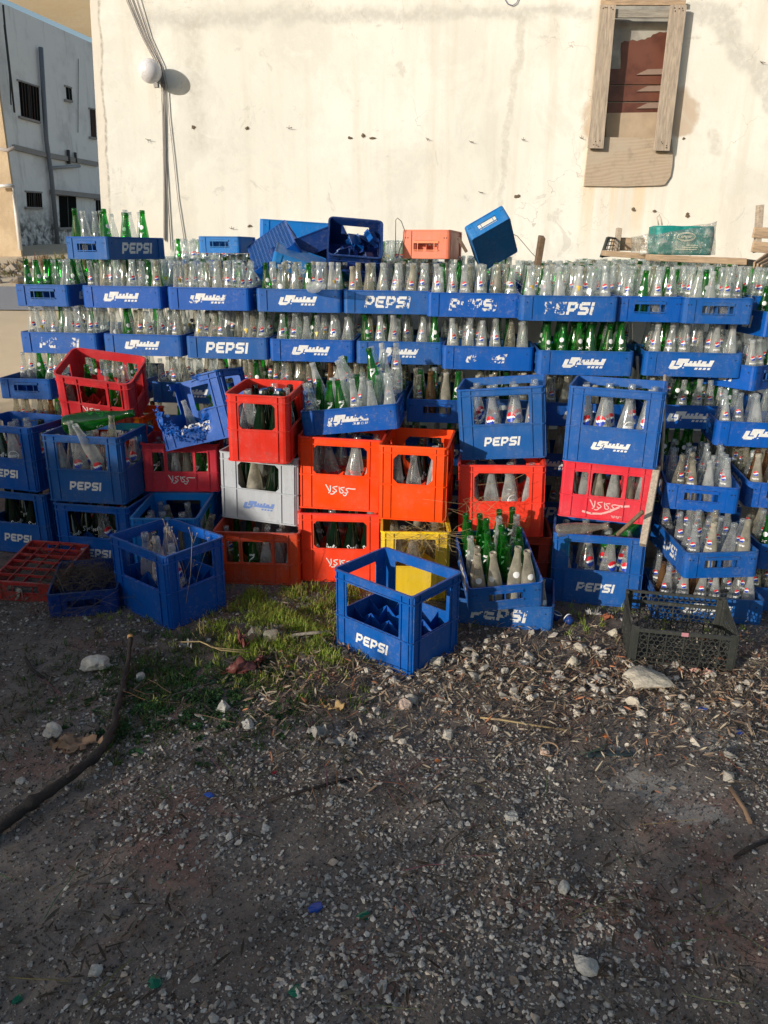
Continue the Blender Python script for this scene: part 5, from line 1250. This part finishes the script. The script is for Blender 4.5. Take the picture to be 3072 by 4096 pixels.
def scol(r,x,y):
    b=.20+.42*r.random()**1.15; k=r.random()
    return (b,b*.95,b*.87) if k<.72 else ((b*.95,b*.80,b*.66) if k<.88 else (b*.55,b*.50,b*.47))
scatter('loose_gravel',peb_v,27000,pgravel,lambda r,x,y:.0028+.0082*r.random()**2.4,scol,STONE,'small pale limestone gravel scattered over the dark dirt',1)
octv=[]
for q_ in range(5):
    bm=bmesh.new(); r_=random.Random(q_+300); P6=[Vector(v_)*r_.uniform(.6,1.3) for v_ in ((1,0,0),(0,1,0),(-1,0,0),(0,-1,0),(0,0,1),(0,0,-1))]; P6=[bm.verts.new(p_) for p_ in P6]
    for a_ in range(4): bm.faces.new([P6[a_],P6[(a_+1)%4],P6[4]]); bm.faces.new([P6[(a_+1)%4],P6[a_],P6[5]])
    bm.verts.index_update(); octv.append(bm)
def pgrit(r):
    y=1.05+2.3*r.random()**1.2; return (r.uniform(-XM(y),XM(y)),y)
def gritc(r,x,y):
    k=r.random(); b=r.uniform(.5,1.2); q=(.07,.058,.050) if k<.45 else ((.17,.15,.13) if k<.75 else ((.36,.34,.31) if k<.93 else (.24,.12,.08))); return tuple(c*b for c in q)
scatter('fine_grit',octv,52000,pgrit,lambda r,x,y:.0014+.0032*r.random()**2.,gritc,STONE,'fine dark and pale grit covering the dirt',21,(1,1,.8),.3,False,1.)
scatter('coarse_gravel',rocks_v,850,pgravel,lambda r,x,y:.006+.011*r.random()**2,scol,STONE,'larger angular limestone chips among the gravel',2)
def plit(r):
    y=1.1+2.6*r.random(); x=r.uniform(-XM(y),XM(y)); return (x,y)
# sunlit chip band in front of the right hand crates
def pband(r):
    x=r.uniform(-.1,2.5); y=r.gauss(2.66-.13*x,.20); return (x,y) if y<3.05 and not(abs(x-1.2)<.2 and y>2.7) else None
scatter('stone_chips',rocks_v,1250,pband,lambda r,x,y:.006+.020*r.random()**3.2,lambda r,x,y:(lambda b:(b,b*.90,b*.76))(r.uniform(.42,.72)),STONE,'broken cream stone chips in front of the crates',3,(1,1,.8),-.35)
def leafv(kind):
    bm=bmesh.new()
    if kind==0: pts=[(-1,0,0),(-.4,.16,.05),(.3,.15,.08),(1,0,.02),(.3,-.15,.07),(-.4,-.16,.04)]
    else: pts=[(-1,-.09,0),(1,-.05,.06),(1,.05,.06),(-1,.09,0)]
    vs=[bm.verts.new(p) for p in pts]; bm.faces.new(vs); bm.verts.index_update(); return bm
lv=[leafv(0),leafv(0),leafv(1)]
def lcol(r,x,y):
    k=r.random(); b=r.uniform(.7,1.8)
    q=(.30,.21,.14) if k<.35 else ((.42,.35,.25) if k<.58 else ((.13,.09,.065) if k<.92 else (.34,.14,.07)))
    return tuple(c*b for c in q)
def pl1(r):
    x=r.uniform(-.5,2.4); y=r.gauss(2.62-.08*x,.26); return (x,y) if 1.9<y<3.3 else None
scatter('leaf_litter',lv,11000,pl1,lambda r,x,y:r.uniform(.007,.022),lcol,LEAFM,'brown dry leaf litter and bark flakes in the sun',4,(1,1,1),-1.,False,.75)
def dkcol(r,x,y):
    b=r.uniform(.4,1.1); k=r.random(); q=(.10,.075,.055) if k<.6 else ((.17,.15,.12) if k<.85 else (.24,.20,.15)); return tuple(c*b for c in q)
def pl2(r):
    y=1.1+2.7*r.random(); x=r.uniform(-XM(y),XM(y)); return (x,y) if r.random()<.35+1.1*noise.noise(Vector((x*2.3,y*2.3,8)))+(.4 if x<-.1 and y>1.9 else 0) else None
scatter('dark_litter',lv,6500,pl2,lambda r,x,y:r.uniform(.006,.026),dkcol,LEAFM,'dark dead leaves and twigs pressed into the dirt',5,(1,1,1),.0,False,.35)
def twigv(s):
    r=random.Random(s); bm=bmesh.new(); tube(bm,[(-1,r.uniform(-.15,.15),.03),(-.3,r.uniform(-.1,.1),.06),(.4,r.uniform(-.1,.1),.04),(1,r.uniform(-.2,.2),.03)],.022,4,False); bm.verts.index_update(); return bm
scatter('twig_litter',[twigv(i) for i in range(6)],620,pl2,lambda r,x,y:r.uniform(.02,.075),lambda r,x,y:tuple(c*r.uniform(.5,1.3) for c in (.17,.13,.095)),LEAFM,'thin broken twigs lying across the dirt',6,(1,1,.8),.0,False,.08)
# grass
def grassv(s,tall=1.):
    r=random.Random(s); bm=bmesh.new()
    for k in range(9):
        a=r.uniform(0,6.28); x,y=r.uniform(-.45,.45),r.uniform(-.45,.45); h=r.uniform(.5,1.2)*tall; l=r.uniform(.15,.7); w_=.05
        dx,dy=math.cos(a),math.sin(a); sx,sy=-dy*w_,dx*w_
        p=[(x-sx,y-sy,-.1),(x+sx,y+sy,-.1),(x+dx*l*.35+sx*.8,y+dy*l*.35+sy*.8,h*.6),(x+dx*l*.35-sx*.8,y+dy*l*.35-sy*.8,h*.6),(x+dx*l,y+dy*l,h*r.uniform(.7,1.))]
        vs=[bm.verts.new(q) for q in p]; bm.faces.new(vs[:4]); bm.faces.new([vs[3],vs[2],vs[4]])
    bm.verts.index_update(); return bm
gv=[grassv(i) for i in range(6)]
def pg1(r):
    x=r.gauss(-.38,.17); y=r.gauss(3.02,.20); 
    if y>3.42 or x>.02+.0*y and y<3.0: return None
    return (x,y) if r.random()<.05+1.5*max(0,noise.noise(Vector((x*7,y*7,2)))+.08) else None
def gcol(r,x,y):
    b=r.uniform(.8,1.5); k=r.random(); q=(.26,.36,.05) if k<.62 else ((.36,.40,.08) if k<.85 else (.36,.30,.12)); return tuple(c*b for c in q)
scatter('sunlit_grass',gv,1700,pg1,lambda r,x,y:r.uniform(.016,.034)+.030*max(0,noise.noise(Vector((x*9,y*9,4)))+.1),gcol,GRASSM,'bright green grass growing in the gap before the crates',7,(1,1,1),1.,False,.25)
def pg2(r):
    x=r.gauss(-.75,.30); y=r.gauss(2.55,.22); return (x,y) if y<2.95 and r.random()<.2+1.2*max(0,noise.noise(Vector((x*4,y*4,6)))+.2) else None
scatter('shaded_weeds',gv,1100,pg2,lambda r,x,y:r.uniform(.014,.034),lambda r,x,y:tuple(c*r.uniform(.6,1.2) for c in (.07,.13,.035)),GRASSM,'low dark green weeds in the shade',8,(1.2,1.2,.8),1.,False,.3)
def pg3(r):
    x=r.uniform(-1.4,1.6); y=r.gauss(3.15,.12); return (x,y) if (x<-.9 or .25<x<.45 or x>.75) else None
scatter('grass_tufts',gv,260,pg3,lambda r,x,y:r.uniform(.014,.03),gcol,GRASSM,'sparse grass tufts at the feet of the crates',9,(1,1,1),1.,False,.3)
def pg4(r): 
    x=r.uniform(-8,-2.6); y=r.uniform(5,9); return (x,y) if r.random()<.3 else None
# broad leafed weed patch
bl=[]
for s in range(4):
    r=random.Random(s+50); bm=bmesh.new()
    for k in range(8):
        a=k*.8+r.uniform(-.3,.3); L=r.uniform(.7,1.2); w_=.26; d=Vector((math.cos(a),math.sin(a),0)); sd=Vector((-d.y,d.x,0))
        p=[Vector((0,0,.02)),d*L*.5+sd*w_+Vector((0,0,.35)),d*L+Vector((0,0,.25)),d*L*.5-sd*w_+Vector((0,0,.35))]; bm.faces.new([bm.verts.new(q) for q in p])
    bm.verts.index_update(); bl.append(bm)
def pg5(r): x=r.gauss(-.70,.16); y=r.gauss(2.42,.13); return x,y
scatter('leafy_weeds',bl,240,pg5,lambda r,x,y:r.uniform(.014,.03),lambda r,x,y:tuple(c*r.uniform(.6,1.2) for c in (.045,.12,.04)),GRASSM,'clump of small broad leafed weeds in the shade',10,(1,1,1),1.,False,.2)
# ------------------------------------------------------------------ single rocks and rubbish
def rockmat(name,col):
    m,t=mat(name); geo=t.n('ShaderNodeNewGeometry').outputs['Position']; n=t.noise(geo,28.,5.,.65); n2=t.noise(geo,120.,3.,.6)
    c=t.mix(t.mr(n,.3,.7),tuple(x*.68 for x in col),col); c=t.mix(t.m('MULTIPLY',t.mr(n2,.55,.75),.4),c,tuple(x*.45 for x in col))
    t.out(t.bsdf(c,.92,t.bump(t.m('ADD',n,t.m('MULTIPLY',n2,.4)),.8,.006),.15)); return m
ROCK=rockmat('cream_limestone',(.56,.50,.40)); ROCKG=rockmat('grey_limestone',(.50,.48,.44)); ROCKP=rockmat('pinkish_limestone',(.56,.42,.34))
RK=[(375,2685,.062,.042,ROCKG,'big pale angular rock in the shade beside the bent branch'),(562,2722,.026,.022,ROCKG,'grey lump of stone just right of the bent branch top'),(205,2958,.036,.036,ROCKG,'rounded grey rock next to the torn tan sheet'),
(893,2850,.030,.030,ROCKG,'pointed pale stone in the shade below the curled brown bark'),(990,2915,.028,.022,ROCKG,'pale block of stone near the broken basket piece'),(1755,2665,.034,.026,ROCK,'knobbly cream rock at the foot of the empty blue crate'),
(1622,2832,.032,.024,ROCKP,'pinkish rock in front of the empty blue crate'),(2325,2600,.038,.024,ROCK,'cream stone between the low PEPSI crate and lattice crate'),(2615,2742,.108,.034,ROCK,'large flat cream slab of stone in front of the lattice crate'),
(2538,2820,.036,.028,ROCK,'rough cream rock just below the flat slab'),(2290,2672,.026,.034,ROCK,'upright cream stone chip left of the flat slab'),(2455,2545,.026,.030,ROCK,'white chunk leaning at the corner of the lattice crate'),
(2045,3285,.022,.018,ROCKG,'white angular stone alone on the dark dirt'),(2255,3580,.022,.022,ROCKG,'grey faceted stone in the lower dirt'),(2345,3882,.034,.020,ROCKG,'largest pale stone in the lower right dirt'),(375,3905,.020,.018,ROCKG,'pale stone in the lower left dirt'),
(1990,2605,.018,.016,ROCK,'small round cream stone in front of the low PEPSI crate'),(2180,3025,.016,.014,ROCKP,'small brown stone beside the leather strap ring'),(1640,3005,.012,.010,ROCK,'tiny orange lit pebble near the shade edge')]
for k,(px,py,a,h_,m,lab) in enumerate(RK):
    p=atZ(px,py+a*180,0.); bm=bmesh.new(); bmesh.ops.create_icosphere(bm,subdivisions=4,radius=1.)
    for v in bm.verts:
        q=v.co.copy(); pl=1.
        for j in range(9):   # cut by random planes to get facets
            r=random.Random(k*20+j); nrm=Vector((r.gauss(0,1),r.gauss(0,1),r.gauss(0,.8))).normalized(); dd=r.uniform(.55,.85); s=q.dot(nrm)
            if s>dd: q-=nrm*(s-dd)
        q+=noise.noise_vector(q*3+Vector((k,0,0)))*.10+noise.noise_vector(q*9)*.03; v.co=Vector((q.x*a,q.y*a*.8,max(-.2,q.z)*h_))
    o=obj('rock',bm,m,None,False); o.location=(p.x,p.y+a*.5,gz(p.x,p.y)+h_*.45); o.rotation_euler=(0,0,k*1.3 if a<.05 else .1); tag(o,lab,'rock')
BARK,t=mat('bark'); tc=t.n('ShaderNodeNewGeometry').outputs['Position']; n=t.noise(tc,30.,5.,.7); t.out(t.bsdf(t.mix(n,(.008,.007,.006),(.034,.022,.018)),.75,t.bump(n,.8,.01)))
CUT=flat('cut_wood',(.45,.25,.10),.8)
br=empty('bent_branch',atZ(330,3110,0)); tag(br,'long bent dark branch lying on the ground, its cut end raised','branch')
pp=[((-80,3400),0,.022),((0,3300),.01,.021),((90,3240),.012,.0205),((200,3165),.015,.0195),((330,3060),.016,.0175),((420,2975),.016,.016),((452,2900),.016,.0145),((478,2800),.014,.0125),((500,2700),.018,.0115),((512,2620),.05,.0105),((522,2545),.10,.0105)]
P3=[];R3=[]
for (q,z,r) in pp:
    v=atZ(q[0],q[1]+10,z+r*.6); P3.append(v-br.location+Vector((0,0,r*.35))); R3.append(r)
# densify with noise
Q=[];S=[]
for a in range(len(P3)-1):
    for k in range(5):
        f=k/5; p0,p1,p2,p3=P3[max(a-1,0)],P3[a],P3[a+1],P3[min(a+2,len(P3)-1)]
        v=.5*((2*p1)+(p2-p0)*f+(2*p0-5*p1+4*p2-p3)*f*f+(3*p1-p0-3*p2+p3)*f**3); r=R3[a]*(1-f)+R3[a+1]*f
        Q.append(v+noise.noise_vector(v*14)*.007+noise.noise_vector(v*45)*.002); S.append(r*.86*(1+.22*noise.noise(v*34)+.12*noise.noise(v*90)+(.35 if a in(2,4,5,7) and k==2 else 0)))
Q.append(P3[-1]); S.append(R3[-1])
bm=bmesh.new(); tube(bm,Q,S,12); obj('bark',bm,BARK,br)
for a_,(dx,dy) in ((17,(.03,.02)),(28,(-.03,.025)),(37,(.02,-.02))):
    bm=bmesh.new(); q=Q[a_]; tube(bm,[q,q+Vector((dx*.5,dy*.5,.012)),q+Vector((dx,dy,.014))],[S[a_]*.55,S[a_]*.4,S[a_]*.32],7); obj('stub',bm,BARK,br)
dv=(Q[-1]-Q[-2]).normalized(); bm=bmesh.new(); tube(bm,[Q[-1]-dv*.002,Q[-1]+dv*.012],[S[-1]*1.12,S[-1]*1.05],12); obj('cut_end',bm,CUT,br)
def sheet(name,px,py,w_,d_,m,label,cat,seed,amp=.02,lift=.012,rot=0.,n=12,cut=.25,off=0.):
    p=atZ(px,py,0); bm=bmesh.new(); bmesh.ops.create_grid(bm,x_segments=n,y_segments=n,size=.5)
    rm=[f for f in bm.faces if (f.calc_center_median().length>.5-cut*(.5+noise.noise(f.calc_center_median()*7+Vector((seed,0,0)))))]
    bmesh.ops.delete(bm,geom=rm,context='FACES')
    for v in bm.verts: 
        q=v.co; nn=noise.noise_vector(Vector((q.x*3+seed,q.y*3,0)))+noise.noise_vector(Vector((q.x*9+seed,q.y*9,0)))*.35
        v.co=Vector((q.x*w_,q.y*d_,0))+Vector((nn.x*amp*.6,nn.y*amp*.6,abs(nn.z)*amp*2))
    o=obj(name,bm,m,None,True); o.location=(p.x,p.y,gz(p.x,p.y)+lift); o.rotation_euler=(0,0,rot); return tag(o,label,cat)
CURL=flat('brown_bark_sheet',(.17,.055,.045),.5,.3,20.); TAN=flat('tan_sheet',(.30,.19,.12),.75,.3,15.); YELF=flat('yellow_leaf',(.40,.27,.12),.7,.3,20.); CLOTH=flat('dirty_white_paper',(.34,.32,.29),.85,.5,30.)
FILM=flat('grey_film',(.36,.35,.33),.35,.5,30.,.25,.6)
sheet('curled_bark',955,2700,.15,.08,CURL,'dark reddish curled bark strip beside the weeds','bark',1,.05,.01,.3)
sheet('curled_bark',1040,2668,.06,.05,CURL,'small rolled reddish bark piece behind the larger one','bark',3,.03,.015,1.)
sheet('curled_bark',965,2600,.06,.15,CURL,'reddish bark strip standing up at the grass edge','bark',8,.05,.02,.4)
sheet('torn_sheet',300,2995,.17,.11,TAN,'torn tan sheet lying beside the rounded grey rock','sheet',4,.04,.008,.4)
sheet('dead_leaf',1345,2845,.11,.05,YELF,'big yellowish dead leaf curled on the sunlit dirt','leaf',5,.03,.01,-.1)
sheet('crumpled_paper',1270,2955,.09,.06,CLOTH,'crumpled dirty white paper at the shade edge','paper',6,.035,.006,.2,16)
sheet('crumpled_paper',1380,2985,.13,.04,CLOTH,'long crumpled white paper strip right of the crumpled paper','paper',7,.03,.005,.2,16)
sheet('plastic_film',1075,2560,.06,.05,FILM,'small sheet of shiny grey film lying in the grass','film',9,.03,.01,.2)
sheet('plastic_film',740,2595,.05,.05,FILM,'pale scrap of film in the shaded weeds','film',12,.03,.01,.2)
sheet('plastic_film',80,2405,.07,.06,FILM,'white crumpled film in front of the maroon lattice','film',13,.05,.01,.2)
sheet('pink_scrap',2805,2695,.09,.03,flat('pink_scrap',(.50,.27,.22),.7),'pinkish torn scrap under the lattice crate edge','scrap',14,.02,.006,-.2)
sheet('rusty_scrap',2430,2478,.08,.03,flat('rusty_scrap',(.30,.10,.05),.8),'rusty brown scrap in front of the blue ground crate','scrap',15,.02,.006,-.1)
sheet('plastic_film',2370,2465,.08,.03,FILM,'grey film strip behind the rusty brown scrap','film',16,.03,.006,-.1)
sheet('card_scrap',1090,2895,.05,.05,flat('basket_weave',(.20,.16,.12),.8,.6,80.),'piece of woven brown card half buried near a pale stone','scrap',17,.01,.006,.1)
# small coloured bits
def chip(px,py,s,m,label,cat,seed):
    p=atZ(px,py,0); bm=bmesh.new(); bmesh.ops.create_icosphere(bm,subdivisions=2,radius=s)
    for v in bm.verts: v.co+=noise.noise_vector(v.co*40+Vector((seed,0,0)))*s*.8; v.co.z*=.35
    o=obj(name=cat.replace(' ','_'),bm=bm,mats=m); o.location=(p.x,p.y,gz(p.x,p.y)+s*.2); o.rotation_euler=(0,0,seed); tag(o,label,cat)
BC=flat('blue_bit',(.01,.06,.34),.4); GS=flat('green_glass_bit',(.005,.09,.05),.15); OB=flat('orange_bit',(.50,.16,.05),.8)
for k,(px,py,s,m,lab,cat) in enumerate([(838,3180,.014,BC,'flattened blue cap in the shade','cap'),(1260,3640,.017,BC,'blue plastic flake in the lower gravel','plastic flake'),(2960,2925,.014,BC,'blue flake by the right border','plastic flake'),(2815,2830,.014,BC,'blue scrap on the dirt below the lattice crate','plastic flake'),
 (1455,3660,.015,GS,'teal glass shard next to the blue flake','glass shard'),(70,3990,.013,GS,'green glass shard at the lower left','glass shard'),(620,3940,.014,GS,'green glass shard left of the middle bottom','glass shard'),(1175,3975,.015,GS,'dark green glass shard near the middle bottom','glass shard'),
 (2425,2950,.013,OB,'orange brown lump on the dirt','lump'),(1750,3050,.009,OB,'small orange lump at the shade edge','lump'),(1100,3085,.010,flat('red_bit',(.40,.03,.05),.4),'small pink and white cap at the shade edge','cap')]): chip(px,py,s,m,lab,cat,k)
# crushed blue cups by the low PEPSI crate
for k,(px,py,lab) in enumerate([(2215,2495,'crushed blue cup with white rim beside the low PEPSI crate'),(2285,2510,'second crushed blue cup lying open next to the gravel')]):
    p=atZ(px,py,0.0); bm=bmesh.new(); lathe(bm,[(0,0),(.016,0),(.022,.034),(.020,.034),(.014,.004),(0,.004)],16,Matrix.Rotation(R(70 if k else 20),4,'Y'))
    for v in bm.verts: v.co+=noise.noise_vector(v.co*30+Vector((k,0,0)))*.005
    o=obj('crushed_cup',bm,NAVY,None,True); o.location=p+Vector((0,0,.02)); o.rotation_euler=(0,0,k*2.); tag(o,lab,'cup')
    bm=bmesh.new(); lathe(bm,[(.0222,.032),(.0238,.034),(.0222,.036)],16,Matrix.Rotation(R(70 if k else 20),4,'Y')); 
    for v in bm.verts: v.co+=noise.noise_vector(v.co*30+Vector((k,0,0)))*.005
    obj('cup_rim',bm,LWHT,o)
# ribbed black strip and ring
p=atZ(2440,3022,0); bm=bmesh.new()
for k in range(40): box(bm,-.075+k*.00385,.004*math.sin(k*.12)*2,0.004,.0022,.020,.009)
box(bm,0,-.006,.004,.158,.006,.007)
o=obj('ribbed_strip',bm,flat('slate_rubber',(.03,.05,.06),.5)); o.location=(p.x,p.y,gz(p.x,p.y)+.006); o.rotation_euler=(0,0,.12); tag(o,'dark ribbed rubber strip lying on the cement stain','rubber strip')
p=atZ(2195,3015,0); bm=bmesh.new(); tube(bm,[(.03*math.cos(a),.022*math.sin(a),.016+.010*math.sin(a*1.)) for a in [i*math.pi/10 for i in range(-3,17)]],.003,6); o=obj('strap_ring',bm,TAN); o.location=(p.x,p.y,gz(p.x,p.y)); tag(o,'curled leather strap ring around a small brown stone','strap')
# glass jar bottoms in the grass, white stick
for k,(px,py,lab) in enumerate([(1000,2570,'broken clear jar standing in the grass edge'),(1060,2575,'second clear jar lying next to the broken one')]):
    p=atZ(px,py,0); bm=bmesh.new(); lathe(bm,[(0,.003),(.02,0),(.026,.006),(.026,.05),(.023,.056)],18,Matrix.Rotation(R(35 if k==0 else 78),4,'Y')); o=obj('glass_jar',bm,GDU,None,True); o.location=p+Vector((0,0,.012+.02*k)); tag(o,lab,'jar')
wire([atZ(x,y,z) for x,y,z in ((1130,2560,.02),(1180,2540,.028),(1250,2532,.03),(1320,2528,.022))],.0085,'bleached pale stick lying in the sunlit grass',flat('bleached_wood',(.42,.36,.28),.85,.5,40.),'stick','stick')
wire([atZ(x,y,z) for x,y,z in ((715,2568,.03),(800,2566,.05),(880,2600,.05),(1000,2612,.03))],.0028,'curved straw stalk at the edge of the shaded weeds',STRAW,'stalk','stalk')
wire([atZ(x,y,z) for x,y,z in ((790,2560,.03),(850,2590,.06),(960,2600,.04),(1040,2590,.02))],.002,'thin pale stalk crossing the curved straw stalk',STRAW,'stalk','stalk')
wire([atZ(x,y,.012) for x,y in ((1920,2870),(2010,2880),(2100,2895),(2290,2925))],.0035,'long pale reed lying on the litter',STRAW,'reed','reed')
wire([atZ(x,y,.01) for x,y in ((1070,3205),(1170,3175),(1300,3140),(1430,3110))],.005,'thin dark stick at the edge of the shade',BARK,'stick','stick')
wire([atZ(x,y,.01) for x,y in ((100,2630),(130,2680),(190,2725))],.007,'short grey stick left of the big pale rock',BARK,'stick','stick')
wire([atZ(x,y,.01) for x,y in ((2920,3150),(2980,3240),(3000,3290))],.007,'short dry stick near the right border',TAN,'stick','stick')
wire([atZ(x,y,.01) for x,y in ((2940,3430),(3000,3390),(3080,3360))],.006,'dark twig reaching in from the right border',BARK,'stick','stick')
# rubble heaps behind on the left
rv=random.Random(6)
def prub(r): return (r.uniform(-11.,-4.),r.gauss(18.4,.8))
scatter('roadside_rubble',rocks_v,260,prub,lambda r,x,y:r.uniform(.05,.24),lambda r,x,y:(lambda b:(b,b*.86,b*.70))(r.uniform(.25,.45)),STONE,'heap of rubble and stones along the lane',11)
def pdry(r): return (r.uniform(-9.,-3.),r.gauss(19.5,1.))
scatter('dry_verge_grass',gv,500,pdry,lambda r,x,y:r.uniform(.12,.30),lambda r,x,y:tuple(c*r.uniform(.6,1.1) for c in (.32,.25,.12)),GRASSM,'dry grass along the foot of the houses',12,(1,1,1),1.,False,.2)
# ------------------------------------------------------------------ unseen shade casters behind the viewer: added wall, olive trees sized for the dapple
AZ=R(47.); EL=R(14.); SH=Vector((-math.sin(AZ),-math.cos(AZ),0)); SUN=Vector((SH.x*math.cos(EL),SH.y*math.cos(EL),math.sin(EL)))
BA=Vector((-.87,3.50,0)); BU=Vector((.855,-.52,0)).normalized()
DIST=8.5; HB=DIST/.968*math.tan(EL)
STW=flat('shade_wall_stone',(.33,.30,.25),.9,.6,6.)
cw=BA+SH*(DIST/.968)
bm=bmesh.new()
s0,s1=-7.,10.; n=60
for k in range(n):
    s=s0+(s1-s0)*(k+.5)/n; h_=HB-.62+(1.10 if s<-.25 else (1.10-(s+.25)*.6 if s<.25 else (.8-(s-.25)*2.6 if s<.55 else 0)))+.05*noise.noise(Vector((s*1.7,0,0)))
    M=Matrix.Translation(cw+BU*s)@Matrix.Rotation(math.atan2(BU.y,BU.x),4,'Z'); box(bm,0,0,h_/2-.2,(s1-s0)/n-.004,.35,h_+.4,M)
tag(obj('shade_wall',bm,STW),'added unseen stone wall behind the viewer, shaped to shade the lot','wall')
LEAF,t=mat('olive_leaf'); oi=t.n('ShaderNodeNewGeometry').outputs['Position']; b_=t.bsdf(t.mix(t.noise(oi,3.),(.05,.075,.03),(.10,.13,.06)),.6); tl=t.n('ShaderNodeBsdfTranslucent',{'Color':(.10,.14,.04,1)}); t.out(t.n('ShaderNodeMixShader',{0:.25,1:b_,2:tl}))
def olive(s,hc,rad,rz,n,seed,label,back=.8):
    c=cw+BU*s+SH*back; root=empty('olive_tree',(c.x,c.y,0)); tag(root,label,'tree','olive trees behind the added wall')
    bm=bmesh.new(); tube(bm,[(0,0,-.1),(.05,.03,.5),(.0,.08,hc*.6),(.08,.0,hc)],[.13,.11,.08,.04],8)
    for k in range(5):
        a=k*1.3+seed; tube(bm,[(0,.05,hc*.55),(math.cos(a)*rad*.4,math.sin(a)*rad*.4,hc*.85),(math.cos(a)*rad*.8,math.sin(a)*rad*.8,hc+rz*.4)],[.05,.035,.012],6)
    obj('trunk',bm,BARK,root)
    r=random.Random(seed); V=[];F=[]
    cl=[(Vector((r.gauss(0,.45)*rad,r.gauss(0,.4)*rad,hc+r.uniform(-.8,.8)*rz)),r.uniform(.18,.4)) for _ in range(46)]
    for k in range(n):
        c_,q=cl[r.randrange(46)]; p=c_+Vector((r.gauss(0,q*.6),r.gauss(0,q*.6),r.gauss(0,q*.45)))
        d=Vector((r.gauss(0,1),r.gauss(0,1),r.gauss(0,1))).normalized()*.05; e=d.cross(Vector((r.gauss(0,1),r.gauss(0,1),r.gauss(0,1)))).normalized()*.014
        i=len(V); V+=[p-d,p+e,p+d,p-e]; F.append((i,i+1,i+2,i+3))
    me=bpy.data.meshes.new('crown'); me.from_pydata([tuple(v) for v in V],[],F); link('crown',me,LEAF,root)
olive(-4.8,HB+.55,1.3,.75,7000,1,'tall olive tree at the far end of the added wall')
olive(-2.7,HB+.55,1.2,.62,8000,2,'spreading olive tree second along the added wall')
olive(-1.1,HB+.42,.85,.45,6000,7,'bushy olive tree third along the added wall')
olive(.5,HB-.28,.8,.34,3000,3,'low olive tree behind the middle of the added wall')
olive(2.0,HB-.45,1.0,.34,2600,4,'low olive tree with thin crown along the added wall')
olive(3.8,HB-.40,1.2,.36,3600,5,'rounded low olive tree nearer the near end of the added wall')
olive(5.9,HB-.30,1.4,.42,4600,6,'low olive tree at the near end of the added wall')
# ------------------------------------------------------------------ light, sky, camera
sl=bpy.data.lights.new('sun','SUN'); sl.energy=4.3; sl.angle=R(.5); sl.color=(1.,.93,.825); so=bpy.data.objects.new('sun',sl); COL.objects.link(so); so.rotation_euler=SUN.to_track_quat('Z','Y').to_euler(); so.location=(-6,-6,8)
w=bpy.data.worlds.new('World'); SC.world=w; t=NT(w)
sky=t.n('ShaderNodeTexSky',sky_type='NISHITA'); sky.sun_disc=False; sky.sun_elevation=EL; sky.sun_rotation=math.atan2(SUN.x,SUN.y); sky.altitude=50; sky.air_density=1.1; sky.dust_density=1.5; sky.ozone_density=1.
bgn=t.n('ShaderNodeBackground',{'Color':sky,'Strength':.135}); t.n('ShaderNodeOutputWorld',{'Surface':bgn})
cd=bpy.data.cameras.new('camera'); cam=bpy.data.objects.new('camera',cd); COL.objects.link(cam); cam.location=(0,0,EYE)
cam.rotation_euler=(Matrix.Rotation(math.pi/2-PITCH,3,'X')@Matrix.Rotation(ROLL,3,'Z')).to_euler()
cd.sensor_fit='VERTICAL'; cd.sensor_height=36.; cd.lens=36*FPX/4096; cd.clip_start=.05; cd.clip_end=2000; SC.camera=cam
SC.view_settings.view_transform='Standard'; SC.view_settings.look='None'; SC.view_settings.exposure=0; SC.view_settings.gamma=1
cy=SC.cycles; cy.max_bounces=12; cy.transparent_max_bounces=28; cy.diffuse_bounces=3; cy.glossy_bounces=3; cy.transmission_bounces=6; cy.caustics_reflective=False; cy.caustics_refractive=False
cy.use_denoising=True; cy.denoiser='OPENIMAGEDENOISE'; cy.sample_clamp_indirect=6; cy.use_adaptive_sampling=True; cy.adaptive_threshold=.015
